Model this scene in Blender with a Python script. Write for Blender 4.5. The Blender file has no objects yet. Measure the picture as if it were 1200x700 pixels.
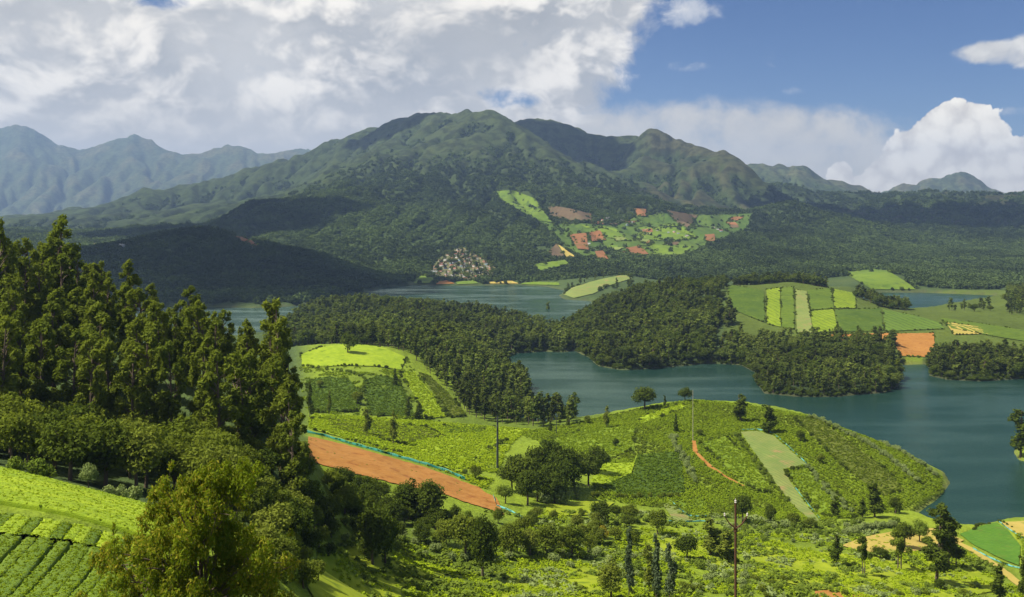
import bpy, bmesh, math, random
import numpy as np
from mathutils import Vector, geometry
sc = bpy.context.scene
COL = sc.collection
R = math.radians
H, F, PX0, PY0 = 150.0, 1177.0, 600.0, 255.0     # eye height, focal length and horizon of the view (1200x700)

# ------------------------------------------------------------------ camera
cam_d = bpy.data.cameras.new('camera'); cam = bpy.data.objects.new('camera', cam_d); COL.objects.link(cam)
cam.location = (0, 0, H); cam.rotation_euler = (R(90), 0, 0)
cam_d.sensor_width = 36.0; cam_d.lens = 36.0*F/1200.0
cam_d.shift_y = -(350.0-PY0)/1200.0
cam_d.clip_start = 0.5; cam_d.clip_end = 90000.0
sc.camera = cam

# ------------------------------------------------------------------ sun, sky, exposure
SUN = Vector((-0.54, -0.15, 0.83)).normalized()      # direction towards the sun
sun_d = bpy.data.lights.new('sun', 'SUN'); sun_d.energy = 4.8; sun_d.angle = R(0.5); sun_d.color = (1.0, 0.93, 0.80)
sun = bpy.data.objects.new('sun', sun_d); COL.objects.link(sun)
sun.rotation_euler = SUN.to_track_quat('Z', 'Y').to_euler(); sun.location = (0, 0, 3000)
sc.view_settings.view_transform = 'Standard'; sc.view_settings.look = 'None'
sc.view_settings.gamma = 1.0; sc.view_settings.exposure = 0.75
sc.cycles.max_bounces = 8; sc.cycles.volume_bounces = 0; sc.cycles.transparent_max_bounces = 8
sc.cycles.diffuse_bounces = 3; sc.cycles.glossy_bounces = 2; sc.cycles.transmission_bounces = 3
sc.cycles.use_adaptive_sampling = True

class NT:
    """small helper to write node trees as expressions"""
    def __init__(s, tree): s.t = tree
    def new(s, typ, **kw):
        n = s.t.nodes.new(typ)
        for k, v in kw.items(): setattr(n, k, v)
        return n
    def link(s, a, b): s.t.links.new(a, b)
    def put(s, sock, v):
        if isinstance(v, bpy.types.NodeSocket): s.link(v, sock)
        elif v is not None: sock.default_value = v
    def m(s, op, a, b=None, c=None, clamp=False):
        n = s.new('ShaderNodeMath', operation=op, use_clamp=clamp)
        for i, v in enumerate((a, b, c)): s.put(n.inputs[i], v)
        return n.outputs[0]
    def v(s, op, a, b=None):
        n = s.new('ShaderNodeVectorMath', operation=op); s.put(n.inputs[0], a)
        if b is not None: s.put(n.inputs[3 if op == 'SCALE' else 1], b)
        return n.outputs[1 if op in ('LENGTH', 'DOT_PRODUCT', 'DISTANCE') else 0]
    def step(s, x, a, b, lo=0.0, hi=1.0):
        n = s.new('ShaderNodeMapRange', interpolation_type='SMOOTHSTEP')
        for k, v in zip((0, 1, 2, 3, 4), (x, a, b, lo, hi)): s.put(n.inputs[k], v)
        return n.outputs[0]
    def noise(s, vec, scale, detail=4, rough=0.55, dist=0.0, col=False):
        n = s.new('ShaderNodeTexNoise'); s.put(n.inputs['Vector'], vec)
        for k, v in (('Scale', scale), ('Detail', detail), ('Roughness', rough), ('Distortion', dist)): s.put(n.inputs[k], v)
        return n.outputs[1 if col else 0]
    def mix(s, f, a, b, mode='MIX'):
        n = s.new('ShaderNodeMix', data_type='RGBA', blend_type=mode)
        s.put(n.inputs[0], f)
        for i, v in ((6, a), (7, b)):
            if isinstance(v, tuple) and len(v) == 3: v = v + (1.0,)
            s.put(n.inputs[i], v)
        return n.outputs[2]
    def xyz(s, vec):
        n = s.new('ShaderNodeSeparateXYZ'); s.put(n.inputs[0], vec); return n.outputs
    def comb(s, x, y, z):
        n = s.new('ShaderNodeCombineXYZ')
        for i, v in enumerate((x, y, z)): s.put(n.inputs[i], v)
        return n.outputs[0]

# world: Nishita sky with clouds laid over it by direction (azimuth, elevation in degrees)
world = bpy.data.worlds.new('World'); sc.world = world; world.use_nodes = True
wt = NT(world.node_tree); world.node_tree.nodes.clear()
sky = wt.new('ShaderNodeTexSky', sky_type='NISHITA'); sky.sun_disc = False
sky.sun_elevation = math.asin(SUN.z); sky.sun_rotation = math.atan2(SUN.x, SUN.y)
sky.altitude = 2000; sky.air_density = 1.0; sky.dust_density = 0.2; sky.ozone_density = 4.0
tc = wt.new('ShaderNodeTexCoord').outputs['Generated']
d = wt.v('NORMALIZE', tc)
X, Y, Z = wt.xyz(d)
az = wt.m('MULTIPLY', wt.m('ARCTAN2', X, Y), 180/math.pi)
el = wt.m('MULTIPLY', wt.m('ARCSINE', Z), 180/math.pi)
def dirs(px, py):
    x, z = (px-PX0)/F, (PY0-py)/F
    return math.degrees(math.atan(x)), math.degrees(math.atan(z/math.hypot(1, x)))
def at_dir(px, py): a, e = dirs(px, py); return a, e
warp = wt.v('SCALE', wt.v('SUBTRACT', wt.noise(d, 9.0, 3, 0.55, 0, True), (0.5, 0.5, 0.5)), 0.05)
dw = wt.v('ADD', d, warp)
stretch = wt.v('MULTIPLY', dw, (1.0, 1.0, 1.5))
n_big = wt.noise(stretch, 4.5, 4, 0.5)
n_mid = wt.noise(wt.v('ADD', stretch, (3.1, 1.7, 0.4)), 11.0, 6, 0.58)
n_fin = wt.noise(wt.v('ADD', dw, (0.3, 5.7, 2.4)), 42.0, 4, 0.62)
# thickness of the cloud at a point and a little further towards the sun: the difference lights the billows
def thick(off, det):
    p = wt.v('ADD', wt.v('ADD', stretch, (3.1, 1.7, 0.4)), off)
    a = wt.noise(p, 11.0, det, 0.58); b = wt.noise(wt.v('ADD', stretch, off), 4.5, 3, 0.5)
    return wt.m('ADD', wt.m('MULTIPLY', a, 0.6), wt.m('MULTIPLY', b, 0.4))
soff = Vector((-0.6, 0.0, 0.8))*0.022
relief = wt.m('SUBTRACT', thick((0, 0, 0), 5), thick(tuple(soff), 4))
def blob(px, py, rx, ry, edge=1.0):
    a, e = dirs(px, py); s = math.degrees(1/F)
    q = wt.m('SQRT', wt.m('ADD', wt.m('POWER', wt.m('DIVIDE', wt.m('SUBTRACT', az, a), rx*s), 2.0),
                           wt.m('POWER', wt.m('DIVIDE', wt.m('SUBTRACT', el, e), ry*s), 2.0)))
    return wt.step(q, 1.0+edge, 1.0-edge*0.9)
def dens(mask, noise, gain, lo, hi):
    return wt.step(wt.m('ADD', wt.m('MULTIPLY', noise, gain), mask), lo, hi)
mixn = wt.m('ADD', wt.m('MULTIPLY', n_big, 0.5), wt.m('MULTIPLY', n_mid, 0.5))
mixf = wt.m('ADD', wt.m('MULTIPLY', n_mid, 0.65), wt.m('MULTIPLY', n_fin, 0.35))
# heavy bank over the left half of the sky
azr = dirs(735, 60)[0]
tilt = wt.m('MULTIPLY', wt.m('SUBTRACT', el, dirs(700, 60)[1]), 0.55)
bank = wt.step(wt.m('SUBTRACT', az, tilt), azr+4.8, azr-4.0)
hole = wt.m('MAXIMUM', wt.m('MULTIPLY', blob(600, 117, 32, 12, 0.9), 0.8), wt.m('MULTIPLY', blob(195, 4, 34, 9, 0.9), 0.9))
bankm = wt.m('SUBTRACT', bank, wt.m('MULTIPLY', hole, 0.8))
c_bank = dens(wt.m('MULTIPLY', bankm, 1.25), wt.m('SUBTRACT', mixf, 0.5), 2.6, 0.35, 0.9)
# pale veil low over the ridge, cumulus tower on the right, small clouds
c_veil = dens(wt.m('MAXIMUM', wt.m('MAXIMUM', blob(640, 180, 150, 50, 0.5), blob(790, 165, 250, 46, 0.5)), blob(950, 200, 170, 36, 0.6)), wt.m('SUBTRACT', mixf, 0.5), 2.0, 0.3, 1.0)
def up_(*q):
    r = q[0]
    for k in q[1:]: r = wt.m('MAXIMUM', r, k)
    return r
cum = up_(blob(1122, 178, 50, 52, 0.35), blob(1088, 196, 48, 46, 0.4), blob(1060, 212, 42, 32, 0.45), blob(1168, 205, 62, 34, 0.4), blob(1225, 200, 60, 36, 0.4), blob(986, 213, 14, 22, 0.6), blob(1020, 222, 40, 16, 0.6))
vor = wt.new('ShaderNodeTexVoronoi', feature='SMOOTH_F1'); wt.put(vor.inputs['Vector'], wt.v('ADD', d, wt.v('SCALE', wt.v('SUBTRACT', wt.noise(d, 60.0, 3, 0.6, 0, True), (0.5, 0.5, 0.5)), 0.025)))
vor.inputs['Scale'].default_value = 52.0; vor.inputs['Smoothness'].default_value = 0.35
bil = wt.m('ADD', wt.m('SUBTRACT', 0.5, vor.outputs[0]), wt.m('MULTIPLY', wt.m('SUBTRACT', n_fin, 0.5), 0.8))
c_cum = dens(cum, bil, 0.62, 0.36, 0.47)
sml = wt.m('MAXIMUM', blob(1166, 62, 44, 15, 0.6), blob(1205, 60, 40, 20, 0.5))
c_sml = dens(sml, wt.m('SUBTRACT', mixf, 0.5), 2.6, 0.45, 0.95)
wsp = up_(blob(806, 12, 40, 22, 0.7), blob(803, 76, 28, 9, 0.7), blob(930, 108, 18, 7, 0.8), blob(1190, 130, 30, 6, 0.8))
c_wsp = wt.m('MULTIPLY', dens(wsp, wt.m('SUBTRACT', mixf, 0.5), 4.5, 0.45, 1.3), 0.75)
# scattered fair weather clouds over the rest of the sky, out of view
c_far = wt.m('MULTIPLY', dens(wt.step(el, 16.0, 26.0), wt.m('SUBTRACT', mixn, 0.5), 3.6, 1.05, 1.6), 0.9)
lit = wt.step(relief, -0.05, 0.09)
thk = wt.step(mixn, 0.36, 0.64)
grey = wt.mix(thk, (0.43, 0.42, 0.40), (0.27, 0.275, 0.28))
bankcol = wt.mix(lit, grey, (0.70, 0.655, 0.58))
bankcol = wt.mix(wt.m('MULTIPLY', blob(560, 58, 110, 34, 0.8), 0.55), bankcol, (0.27, 0.275, 0.28))
low = wt.step(el, 8.0, 2.5)
bankcol = wt.mix(wt.m('MULTIPLY', low, 0.7), bankcol, (0.50, 0.455, 0.38))
rim = wt.m('MULTIPLY', wt.step(az, azr-9.0, azr-2.0), wt.step(el, 4.0, 7.0))
bankcol = wt.mix(wt.m('MULTIPLY', rim, wt.m('MULTIPLY', lit, 0.8)), bankcol, (0.72, 0.68, 0.61))
cumcol = wt.mix(wt.m('MULTIPLY', wt.step(bil, -0.5, 0.3), wt.step(el, 0.5, 4.5, 0.6, 1.0)), (0.53, 0.48, 0.41), (0.86, 0.80, 0.68))
skyb = wt.new('ShaderNodeBackground')
hsv = wt.new('ShaderNodeHueSaturation'); hsv.inputs['Saturation'].default_value = 1.2; hsv.inputs['Hue'].default_value = 0.512
wt.link(sky.outputs[0], hsv.inputs['Color'])
col = wt.v('SCALE', hsv.outputs[0], 0.048)
col = wt.mix(wt.m('MULTIPLY', c_far, 0.85), col, bankcol)
col = wt.mix(wt.m('MULTIPLY', c_veil, 0.85), col, wt.mix(wt.step(mixf, 0.35, 0.65), (0.51, 0.465, 0.385), (0.63, 0.57, 0.46)))
col = wt.mix(c_wsp, col, (0.5, 0.5, 0.5))
col = wt.mix(c_sml, col, wt.mix(lit, (0.44, 0.43, 0.41), (0.62, 0.60, 0.55)))
col = wt.mix(c_bank, col, bankcol)
col = wt.mix(c_cum, col, cumcol)
wt.link(col, skyb.inputs[0]); skyb.inputs[1].default_value = 1.0
world.cycles.sampling_method = 'MANUAL'; world.cycles.sample_map_resolution = 512
wo = wt.new('ShaderNodeOutputWorld'); wt.link(skyb.outputs[0], wo.inputs[0])

# ------------------------------------------------------------------ helpers
def tag(o, label=None, cat=None, group=None, kind=None):
    for k, v in (('label', label), ('category', cat), ('group', group), ('kind', kind)):
        if v: o[k] = v
    return o
def mesh_np(name, v, f, mats=(), smooth=False, mi=None):
    """mesh from numpy arrays: v (n,3); f (m,k) with one k"""
    me = bpy.data.meshes.new(name)
    v = np.asarray(v, np.float32); f = np.asarray(f, np.int32)
    me.vertices.add(len(v)); me.vertices.foreach_set('co', v.ravel())
    k = f.shape[1]; n = len(f)
    me.loops.add(n*k); me.loops.foreach_set('vertex_index', f.ravel())
    me.polygons.add(n); me.polygons.foreach_set('loop_start', np.arange(0, n*k, k, dtype=np.int32))
    if smooth: me.polygons.foreach_set('use_smooth', np.ones(n, bool))
    if mi is not None: me.polygons.foreach_set('material_index', np.asarray(mi, np.int32))
    for m in mats: me.materials.append(m)
    me.update(calc_edges=True); me.validate()
    return me
def link(name, data, parent=None, loc=None):
    o = bpy.data.objects.new(name, data); COL.objects.link(o)
    if parent: o.parent = parent
    if loc is not None: o.location = loc
    return o
def perm(seed): return np.random.default_rng(seed).permutation(512)
def pnoise(x, y, seed=0):
    """2-D gradient noise, about -0.7..0.7"""
    p = perm(seed); xi = np.floor(x).astype(np.int64); yi = np.floor(y).astype(np.int64)
    xf = x-xi; yf = y-yi; u = xf*xf*xf*(xf*(xf*6-15)+10); w = yf*yf*yf*(yf*(yf*6-15)+10)
    def g(ix, iy, fx, fy):
        a = p[(p[ix & 511]+iy) & 511]*(2*np.pi/512); return np.cos(a)*fx+np.sin(a)*fy
    a = g(xi, yi, xf, yf); b = g(xi+1, yi, xf-1, yf); c = g(xi, yi+1, xf, yf-1); e = g(xi+1, yi+1, xf-1, yf-1)
    return (a+(b-a)*u)*(1-w)+(c+(e-c)*u)*w
def fbm(x, y, seed=0, oct=4, gain=0.5):
    s = 0; a = 1.0; f = 1.0
    for i in range(oct): s = s+a*pnoise(x*f, y*f, seed+i); a *= gain; f *= 2.03
    return s
def ridged(x, y, seed=0, oct=4):
    s = 0; a = 1.0; f = 1.0
    for i in range(oct): s = s+a*(1-2*np.abs(pnoise(x*f, y*f, seed+i))/0.7*0.7); a *= 0.5; f *= 2.1
    return s/1.6
def sstep(x, a, b):
    t = np.clip((x-a)/(b-a), 0, 1); return t*t*(3-2*t)
def in_poly(px, py, poly):
    poly = np.asarray(poly, float); c = np.zeros(np.shape(px), bool)
    for (x1, y1), (x2, y2) in zip(poly, np.roll(poly, -1, 0)):
        c ^= ((y1 > py) != (y2 > py)) & (px < (x2-x1)*(py-y1)/(y2-y1+1e-12)+x1)
    return c
def poly_dist(x, y, poly):
    poly = np.asarray(poly, float); best = np.full(np.shape(x), 1e9)
    for (x1, y1), (x2, y2) in zip(poly, np.roll(poly, -1, 0)):
        dx, dy = x2-x1, y2-y1; t = np.clip(((x-x1)*dx+(y-y1)*dy)/(dx*dx+dy*dy+1e-9), 0, 1)
        best = np.minimum(best, np.hypot(x-x1-t*dx, y-y1-t*dy))
    return best

# ------------------------------------------------------------------ terrain
CP = []                                              # control points: bearing px, distance D, ground height z
def vis(*pts):                                       # ground seen at pixel (px, py), D metres away
    for px, py, D in pts: CP.append((px, D, H-(py-PY0)/F*D))
def plan(*pts): CP.extend(pts)
def ridge(pts, step=18):                             # a crest line seen against what lies behind it
    for (a, b, c), (a2, b2, c2) in zip(pts, pts[1:]):
        n = max(1, int(abs(a2-a)/step))
        for i in range(n): t = i/n; vis((a+(a2-a)*t, b+(b2-b)*t, c+(c2-c)*t))
    vis(pts[-1])
def drop(pts, dD, dz, step=40):                      # the far side of a crest
    for (a, b, c), (a2, b2, c2) in zip(pts, pts[1:]):
        n = max(1, int(abs(a2-a)/step))
        for i in range(n):
            t = i/n; D = c+(c2-c)*t; z = H-((b+(b2-b)*t)-PY0)/F*D
            plan((a+(a2-a)*t, D*dD, z-dz if dz > 1 else z*dz))
def flank(pts, offs, step=18):                       # the crest's shape carried a little way down its sides
    for (a, b, c), (a2, b2, c2) in zip(pts, pts[1:]):
        n = max(1, int(abs(a2-a)/step))
        for i in range(n):
            t = i/n; D = c+(c2-c)*t; z = H-((b+(b2-b)*t)-PY0)/F*D
            for q, k in offs: plan((a+(a2-a)*t, D*q, z*k))
FARL = [(-350,190,15000),(-200,165,15000),(-100,178,15000),(-40,160,15000),(0,153,15000),(22,146,15000),(40,152,15000),(60,165,15000),(92,179,14730),(125,166,15000),(152,160,15000),(175,167,15000),(205,179,14450),(228,180,14180),(255,173,14320),(282,172,14180),(312,181,13910),(350,175,14180),(378,178,13910),(440,180,13640)]
ridge(FARL, 12); flank(FARL, ((0.965, 0.86), (0.92, 0.66), (1.04, 0.85)), 14); drop(FARL, 1.25, 0.5); plan(*[(p, 11000, 160+90*math.sin(p*0.05)) for p in range(-350, 420, 60)], *[(p, 9000, 120) for p in range(-350, 280, 60)])
MIDL = [(-350,262,7200),(0,262,7000),(80,256,6800),(125,240,6600),(165,223,6400),(195,229,6300),(240,237,6200),(290,236,6000),(340,232,5600)]
ridge(MIDL); drop(MIDL[:-2], 1.3, 0.5)
MAIN = [(285,222,8000),(330,206,7500),(370,190,7200),(400,172,7000),(420,164,6800),(450,152,6500),(480,144,6200),(500,139,6000),(540,137,5600),(570,131,5200),(590,138,5100),(610,152,5000),(640,173,4800),(670,190,4600),(700,205,4400),(740,225,4200),(775,243,4000)]
ridge(MAIN, 12); flank(MAIN[:11], ((1.04, 0.88),), 14); drop(MAIN[:9], 1.25, 0.6)
SPUR = [(565,135,5180),(530,155,4950),(496,176,4750),(450,190,4550),(400,205,4400),(360,222,4300),(330,235,4300)]
ridge(SPUR)
vis((440,172,5600),(400,190,5800),(360,208,5900),(480,162,5500),(520,150,5350),(320,222,6200))
BACKR = [(590,150,6700),(605,142,6500),(640,143,6400),(665,146,6300),(690,157,6200),(720,161,6200),(745,160,6100),(765,154,5800),(800,165,5700),(830,176,5500),(855,180,5400),(880,198,5200),(905,222,5000),(925,238,4800)]
ridge(BACKR, 12); flank(BACKR, ((1.04, 0.88),), 14); drop(BACKR, 1.3, 0.6)
vis((755,185,5400),(752,215,5050),(765,240,4700),(800,200,5150),(790,240,4650),(840,205,5050),(835,245,4500),(700,190,5900),(720,200,5800),(650,170,6000),(735,222,5500),(775,200,5500),(820,195,5350))
R3 = [(850,200,8800),(880,193,8500),(910,192,8500),(930,196,8500),(945,196,8500),(965,208,8600),(1000,219,8800),(1022,225,9000),(1060,236,9000)]
ridge(R3, 12); flank(R3, ((0.965, 0.86), (1.04, 0.85)), 14); drop(R3, 1.25, 0.5)
R4 = [(1000,240,11000),(1035,227,11000),(1058,218,11000),(1080,212,11000),(1110,206,11000),(1126,202,11000),(1145,210,11000),(1165,224,11000),(1188,231,11000),(1230,226,11000),(1300,215,11000),(1450,235,11000)]
ridge(R4, 12); flank(R4, ((0.965, 0.86), (1.04, 0.85)), 14); drop(R4, 1.3, 0.5)
E2 = [(905,236,6000),(940,231,6000),(1000,226,6000),(1080,229,6000),(1140,232,6000),(1200,234,6000),(1300,222,6000),(1550,230,6000)]
ridge(E2); drop(E2, 1.2, 0.6)
E1 = [(830,278,3600),(860,264,3700),(890,250,3800),(925,238,3900),(955,248,3800),(985,264,3600),(1020,281,3350),(1060,298,3100),(1110,313,2800)]
ridge(E1); drop(E1[1:-2], 1.16, 60)
vis((960,242,5000),(1000,250,4700),(1060,262,4300),(1120,275,3900),(1180,300,3200),(1060,245,5200),(1150,250,5000),(1200,262,4400),(1200,240,5600),(1000,240,5300),(1100,290,3500),(1300,260,4400),(1300,300,3000),(1500,260,4400))
# forested flanks, the fields bowl and the far shore
vis((560,326,2330),(560,290,2700),(555,250,3300),(560,200,4200),(565,160,4800),(460,326,2350),(460,300,2700),(455,270,3050),(450,240,3550),(440,210,4200),
    (500,285,2800),(500,240,3500),(500,205,4200),(640,326,2330),(640,310,2450),(640,280,2850),(640,250,3350),(630,222,3900),(620,195,4400),(600,170,4750),
    (700,300,2600),(700,280,2880),(700,250,3450),(700,225,4000),(750,300,2620),(750,270,3100),(760,250,3600),(800,300,2620),(800,275,3100),(810,255,3600),(860,300,2650),(870,275,3200),
    (600,240,3550),(600,270,3000),(600,300,2600),(540,305,2530))
# dark shoulder and hill on the left
SHO = [(235,268,3500),(290,250,3500),(350,237,3500),(400,234,3450),(440,238,3400)]
ridge(SHO); vis((300,280,3000),(370,270,3050),(420,285,2750))
plan((250,4300,40),(300,4300,110))
DARK = [(105,300,2650),(140,290,2550),(180,278,2450),(215,271,2400),(245,270,2400),(280,278,2350),(330,291,2300),(370,300,2250),(400,316,2200),(425,330,2150)]
ridge(DARK); drop(DARK[2:8], 1.12, 45)
vis((120,287,3300),(60,280,3300),(0,275,3300),(180,272,3700),(80,262,4800),(200,258,4800),(-200,275,3300))
vis((200,335,1900),(280,335,1900),(340,340,1900),(250,310,2100),(330,315,2080),(100,345,1850),(0,350,1800),(-200,350,1800))
# land round the far lake
vis((700,326,2020),(735,323,2080),(760,330,2150),(720,318,2300),(800,322,2300),(860,322,2300),(930,322,2300),(680,335,1980),(780,312,2400),(880,310,2500),
    (1030,319,2150),(1000,324,2150),(1060,330,2080),(980,330,2100),(1100,336,2100),(1200,338,2100),(1150,325,2400),(1250,335,2100))
# wooded peninsula on the left and tea hill in front of it
ridge([(335,386,1350),(370,367,1400),(400,359,1420),(430,357,1420),(470,364,1400),(520,371,1380),(560,379,1340),(600,389,1270),(640,398,1200)], 30)
plan((300,1200,14),(250,1150,12),(430,1600,8),(520,1500,8),(380,1560,10),(655,1240,3),(660,1160,4))
vis((350,412,1000),(450,388,1120),(500,400,960),(540,430,850),(600,468,790),(570,408,1080),(560,470,730),(520,420,860),(610,480,745))
vis((350,412,800),(380,405,830),(410,403,840),(440,408,830),(475,420,800),(350,440,720),(400,440,710),(450,445,710),(500,455,730),(535,490,645),(480,485,650),(400,485,610),(360,485,560),(560,498,640),(590,503,620))
plan((410,1000,30),(360,950,28),(470,960,28))
vis((362,513,470),(450,532,440),(520,558,415),(575,580,400),(480,505,560),(550,515,560),(590,530,530),(620,510,610),(420,560,370),(480,585,350),(540,600,345))
# centre wood, field hill, right shore
ridge([(668,392,1270),(690,374,1350),(720,355,1400),(760,342,1420),(800,338,1420),(850,335,1440),(890,333,1450),(930,331,1460),(965,336,1440),(1000,347,1400),(1040,361,1360)], 30)
vis((760,385,1200),(780,410,1070),(720,405,1130),(850,380,1200),(870,410,1060),(930,392,1150),(930,360,1280),(880,360,1280),(1000,392,1130),(1000,370,1230),(1050,375,1230),(1070,412,1060),(1100,395,1120),(1060,392,1130),(930,425,980),(980,440,920),(920,445,905),(1020,440,920),(1030,405,1060))
plan((800,1680,12),(720,1600,10),(900,1720,16),(960,1750,14),(870,1900,10),(790,1800,8))
vis((1100,374,1240),(1150,384,1190),(1200,396,1140),(1110,364,1400),(1200,350,1500),(1200,362,1380),(1150,362,1400),(1200,343,1750),(1300,350,1500),(1300,400,1120),(1130,425,1000),(1180,425,1000),(1300,425,1000),(1500,400,1120))
plan((1110,1520,8),(1150,1500,10),(1070,1490,10),(1040,1500,12))
# near tea hill
ridge([(625,508,610),(660,500,640),(700,492,660),(760,478,680),(810,471,690),(870,476,690),(900,481,680),(950,490,655),(1000,502,630),(1050,525,600),(1085,545,575)], 30)
vis((800,530,560),(800,570,490),(900,560,525),(900,520,590),(1000,560,540),(1040,585,520),(950,600,480),(850,600,450),(700,560,480),(640,590,400),(640,520,570),(700,525,560),(750,550,510),(1000,590,490),(1000,525,590))
# near ground sloping up to the viewer
vis((700,640,340),(900,640,370),(1050,640,395),(1140,640,425),(1180,640,425),(1180,660,390),(800,620,390),(1000,615,430),(1060,612,445),(400,700,195),(500,700,215),(600,700,235),(800,700,265),(1000,700,295),(1190,700,335),(1400,700,330),(1400,640,430),(450,645,270),(560,640,300),(370,640,225),(620,620,340))
plan((400,140,92),(600,150,86),(800,170,77),(1000,190,66),(1200,210,58),(1500,220,55),(600,90,108),(900,100,100),(1200,120,92),(600,40,128),(1100,50,122),(100,40,132),(600,20,138),(-300,30,136),(1500,40,130))
# left slope with tea and the eucalyptus stand
vis((0,552,150),(60,566,150),(130,586,148),(0,625,110),(100,640,108),(0,700,85),(100,700,84),(250,690,100),(180,610,135),(250,620,140),(300,645,145))
vis((130,578,168),(0,540,175),(60,555,172),(220,590,175),(300,595,185),(150,530,220),(0,480,230),(80,500,230),(250,540,220),(330,560,210),(340,502,242),(370,565,245),(400,605,245),(380,590,300))
vis((-100,380,290),(0,372,290),(70,364,290),(150,400,290),(250,440,290),(320,472,280),(-100,500,200),(-300,380,290),(-300,560,150),(-300,700,85))
plan((360,350,58),(330,380,62),(250,400,78),(150,400,96),(0,400,105),(0,560,60),(150,560,50),(300,600,42),(200,900,22),(0,900,25),(-200,560,70),(-200,900,30),(100,1200,14),(-200,1250,16),(-400,400,105))

LAKES_PX = [
 [(-120,362),(0,363),(120,361),(190,359),(225,360),(300,361),(345,359),(380,352),(420,345),(450,337),(480,334),(520,335),(560,335),(600,334),(640,336),(662,341),(655,347),(662,351),(690,353),(702,357),(692,366),(681,376),(668,386),(655,390),(640,387),(600,380),(560,371),(500,362),(430,359),(380,365),(345,374),(335,384),(320,395),(280,402),(150,400),(0,396),(-120,390)],
 [(583,420),(600,415),(640,412),(660,413),(672,411),(690,419),(700,429),(730,434),(780,431),(830,426),(868,428),(888,438),(886,450),(893,461),(930,465),(985,465),(1030,461),(1052,455),(1056,446),(1051,436),(1052,428),(1085,427),(1091,436),(1087,440),(1110,445),(1150,447),(1200,444),(1300,441),(1560,441),(1560,500),(1300,503),(1215,512),(1196,521),(1189,530),(1193,538),(1230,548),(1560,560),(1560,600),(1300,612),(1215,608),(1188,611),(1165,612),(1150,616),(1138,622),(1122,623),(1100,613),(1066,605),(1088,593),(1108,579),(1114,566),(1106,553),(1082,545),(1040,530),(1000,512),(950,500),(900,492),(860,489),(800,487),(760,490),(700,499),(660,505),(625,509),(606,505),(600,498),(606,491),(624,479),(626,468),(618,456),(602,446),(592,434)],
 [(985,346),(1030,343),(1080,343),(1130,345),(1172,347),(1152,355),(1112,361),(1070,366),(1040,367),(1000,357)],
]
def wpt(px, py): D = H*F/(py-PY0); return ((px-PX0)/F*D, D)
LAKES = []
for L in LAKES_PX:                                    # shore outlines on the ground, made a little ragged
    out = []
    for (a, b), (a2, b2) in zip(L, L[1:]+L[:1]):
        (x, y), (x2, y2) = wpt(a, b), wpt(a2, b2); n = max(1, int(math.hypot(x2-x, y2-y)/14))
        for i in range(n):
            t = i/n; X_, Y_ = x+(x2-x)*t, y+(y2-y)*t
            out.append((X_+3.5*float(fbm(np.array(X_/40), np.array(Y_/40), 3)), Y_+5*float(fbm(np.array(X_/40), np.array(Y_/40), 9))))
    LAKES.append(out)

GU = np.concatenate([np.arange(-420, -60, 9.0), np.arange(-60, 1260, 2.9), np.arange(1260, 1630, 9.0)])
GL = np.linspace(math.log(18.0), math.log(20000.0), 900)
GD = np.exp(GL)
def build_height(zc):
    cp = np.array(CP, float); a = (cp[:, 0]-PX0)/F; b = np.log(cp[:, 1]); w = zc/(cp[:, 1]+300)
    n = len(cp); r = np.hypot(a[:, None]-a, b[:, None]-b)
    ker = lambda q: np.sqrt(q*q+0.00008)
    A = np.zeros((n+3, n+3)); A[:n, :n] = -ker(r)+np.eye(n)*0.0003; A[:n, n] = 1; A[:n, n+1] = a; A[:n, n+2] = b
    A[n:, :n] = A[:n, n:].T
    s = np.linalg.solve(A, np.concatenate([w, [0, 0, 0]])).astype(np.float32)
    cu = np.linspace(GU[0], GU[-1], 420); cl = np.linspace(GL[0], GL[-1], 450)
    ua = ((cu-PX0)/F).astype(np.float32); out = np.zeros((450, 420), np.float32)
    a32, b32 = a.astype(np.float32), b.astype(np.float32)
    da = (ua[:, None]-a32)**2
    for i, l in enumerate(cl):
        q = np.sqrt(da+(np.float32(l)-b32)**2+0.00008)
        out[i] = -q@s[:n]+s[n]+s[n+1]*ua+s[n+2]*l
    # up-sample
    fi = np.interp(GL, cl, np.arange(450)); fj = np.interp(GU, cu, np.arange(420))
    i0 = np.minimum(fi.astype(int), 448); j0 = np.minimum(fj.astype(int), 418)
    ti = (fi-i0)[:, None]; tj = (fj-j0)[None]
    g = lambda di, dj: out[np.ix_(i0+di, j0+dj)]
    W = (g(0,0)*(1-tj)+g(0,1)*tj)*(1-ti)+(g(1,0)*(1-tj)+g(1,1)*tj)*ti
    Z = W*(GD[:, None]+300)
    return Z.astype(float)
CPA = np.array(CP, float); GZ = build_height(CPA[:, 2])
GX = ((GU-PX0)/F)[None]*GD[:, None]; GY = np.repeat(GD[:, None], len(GU), 1)
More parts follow.
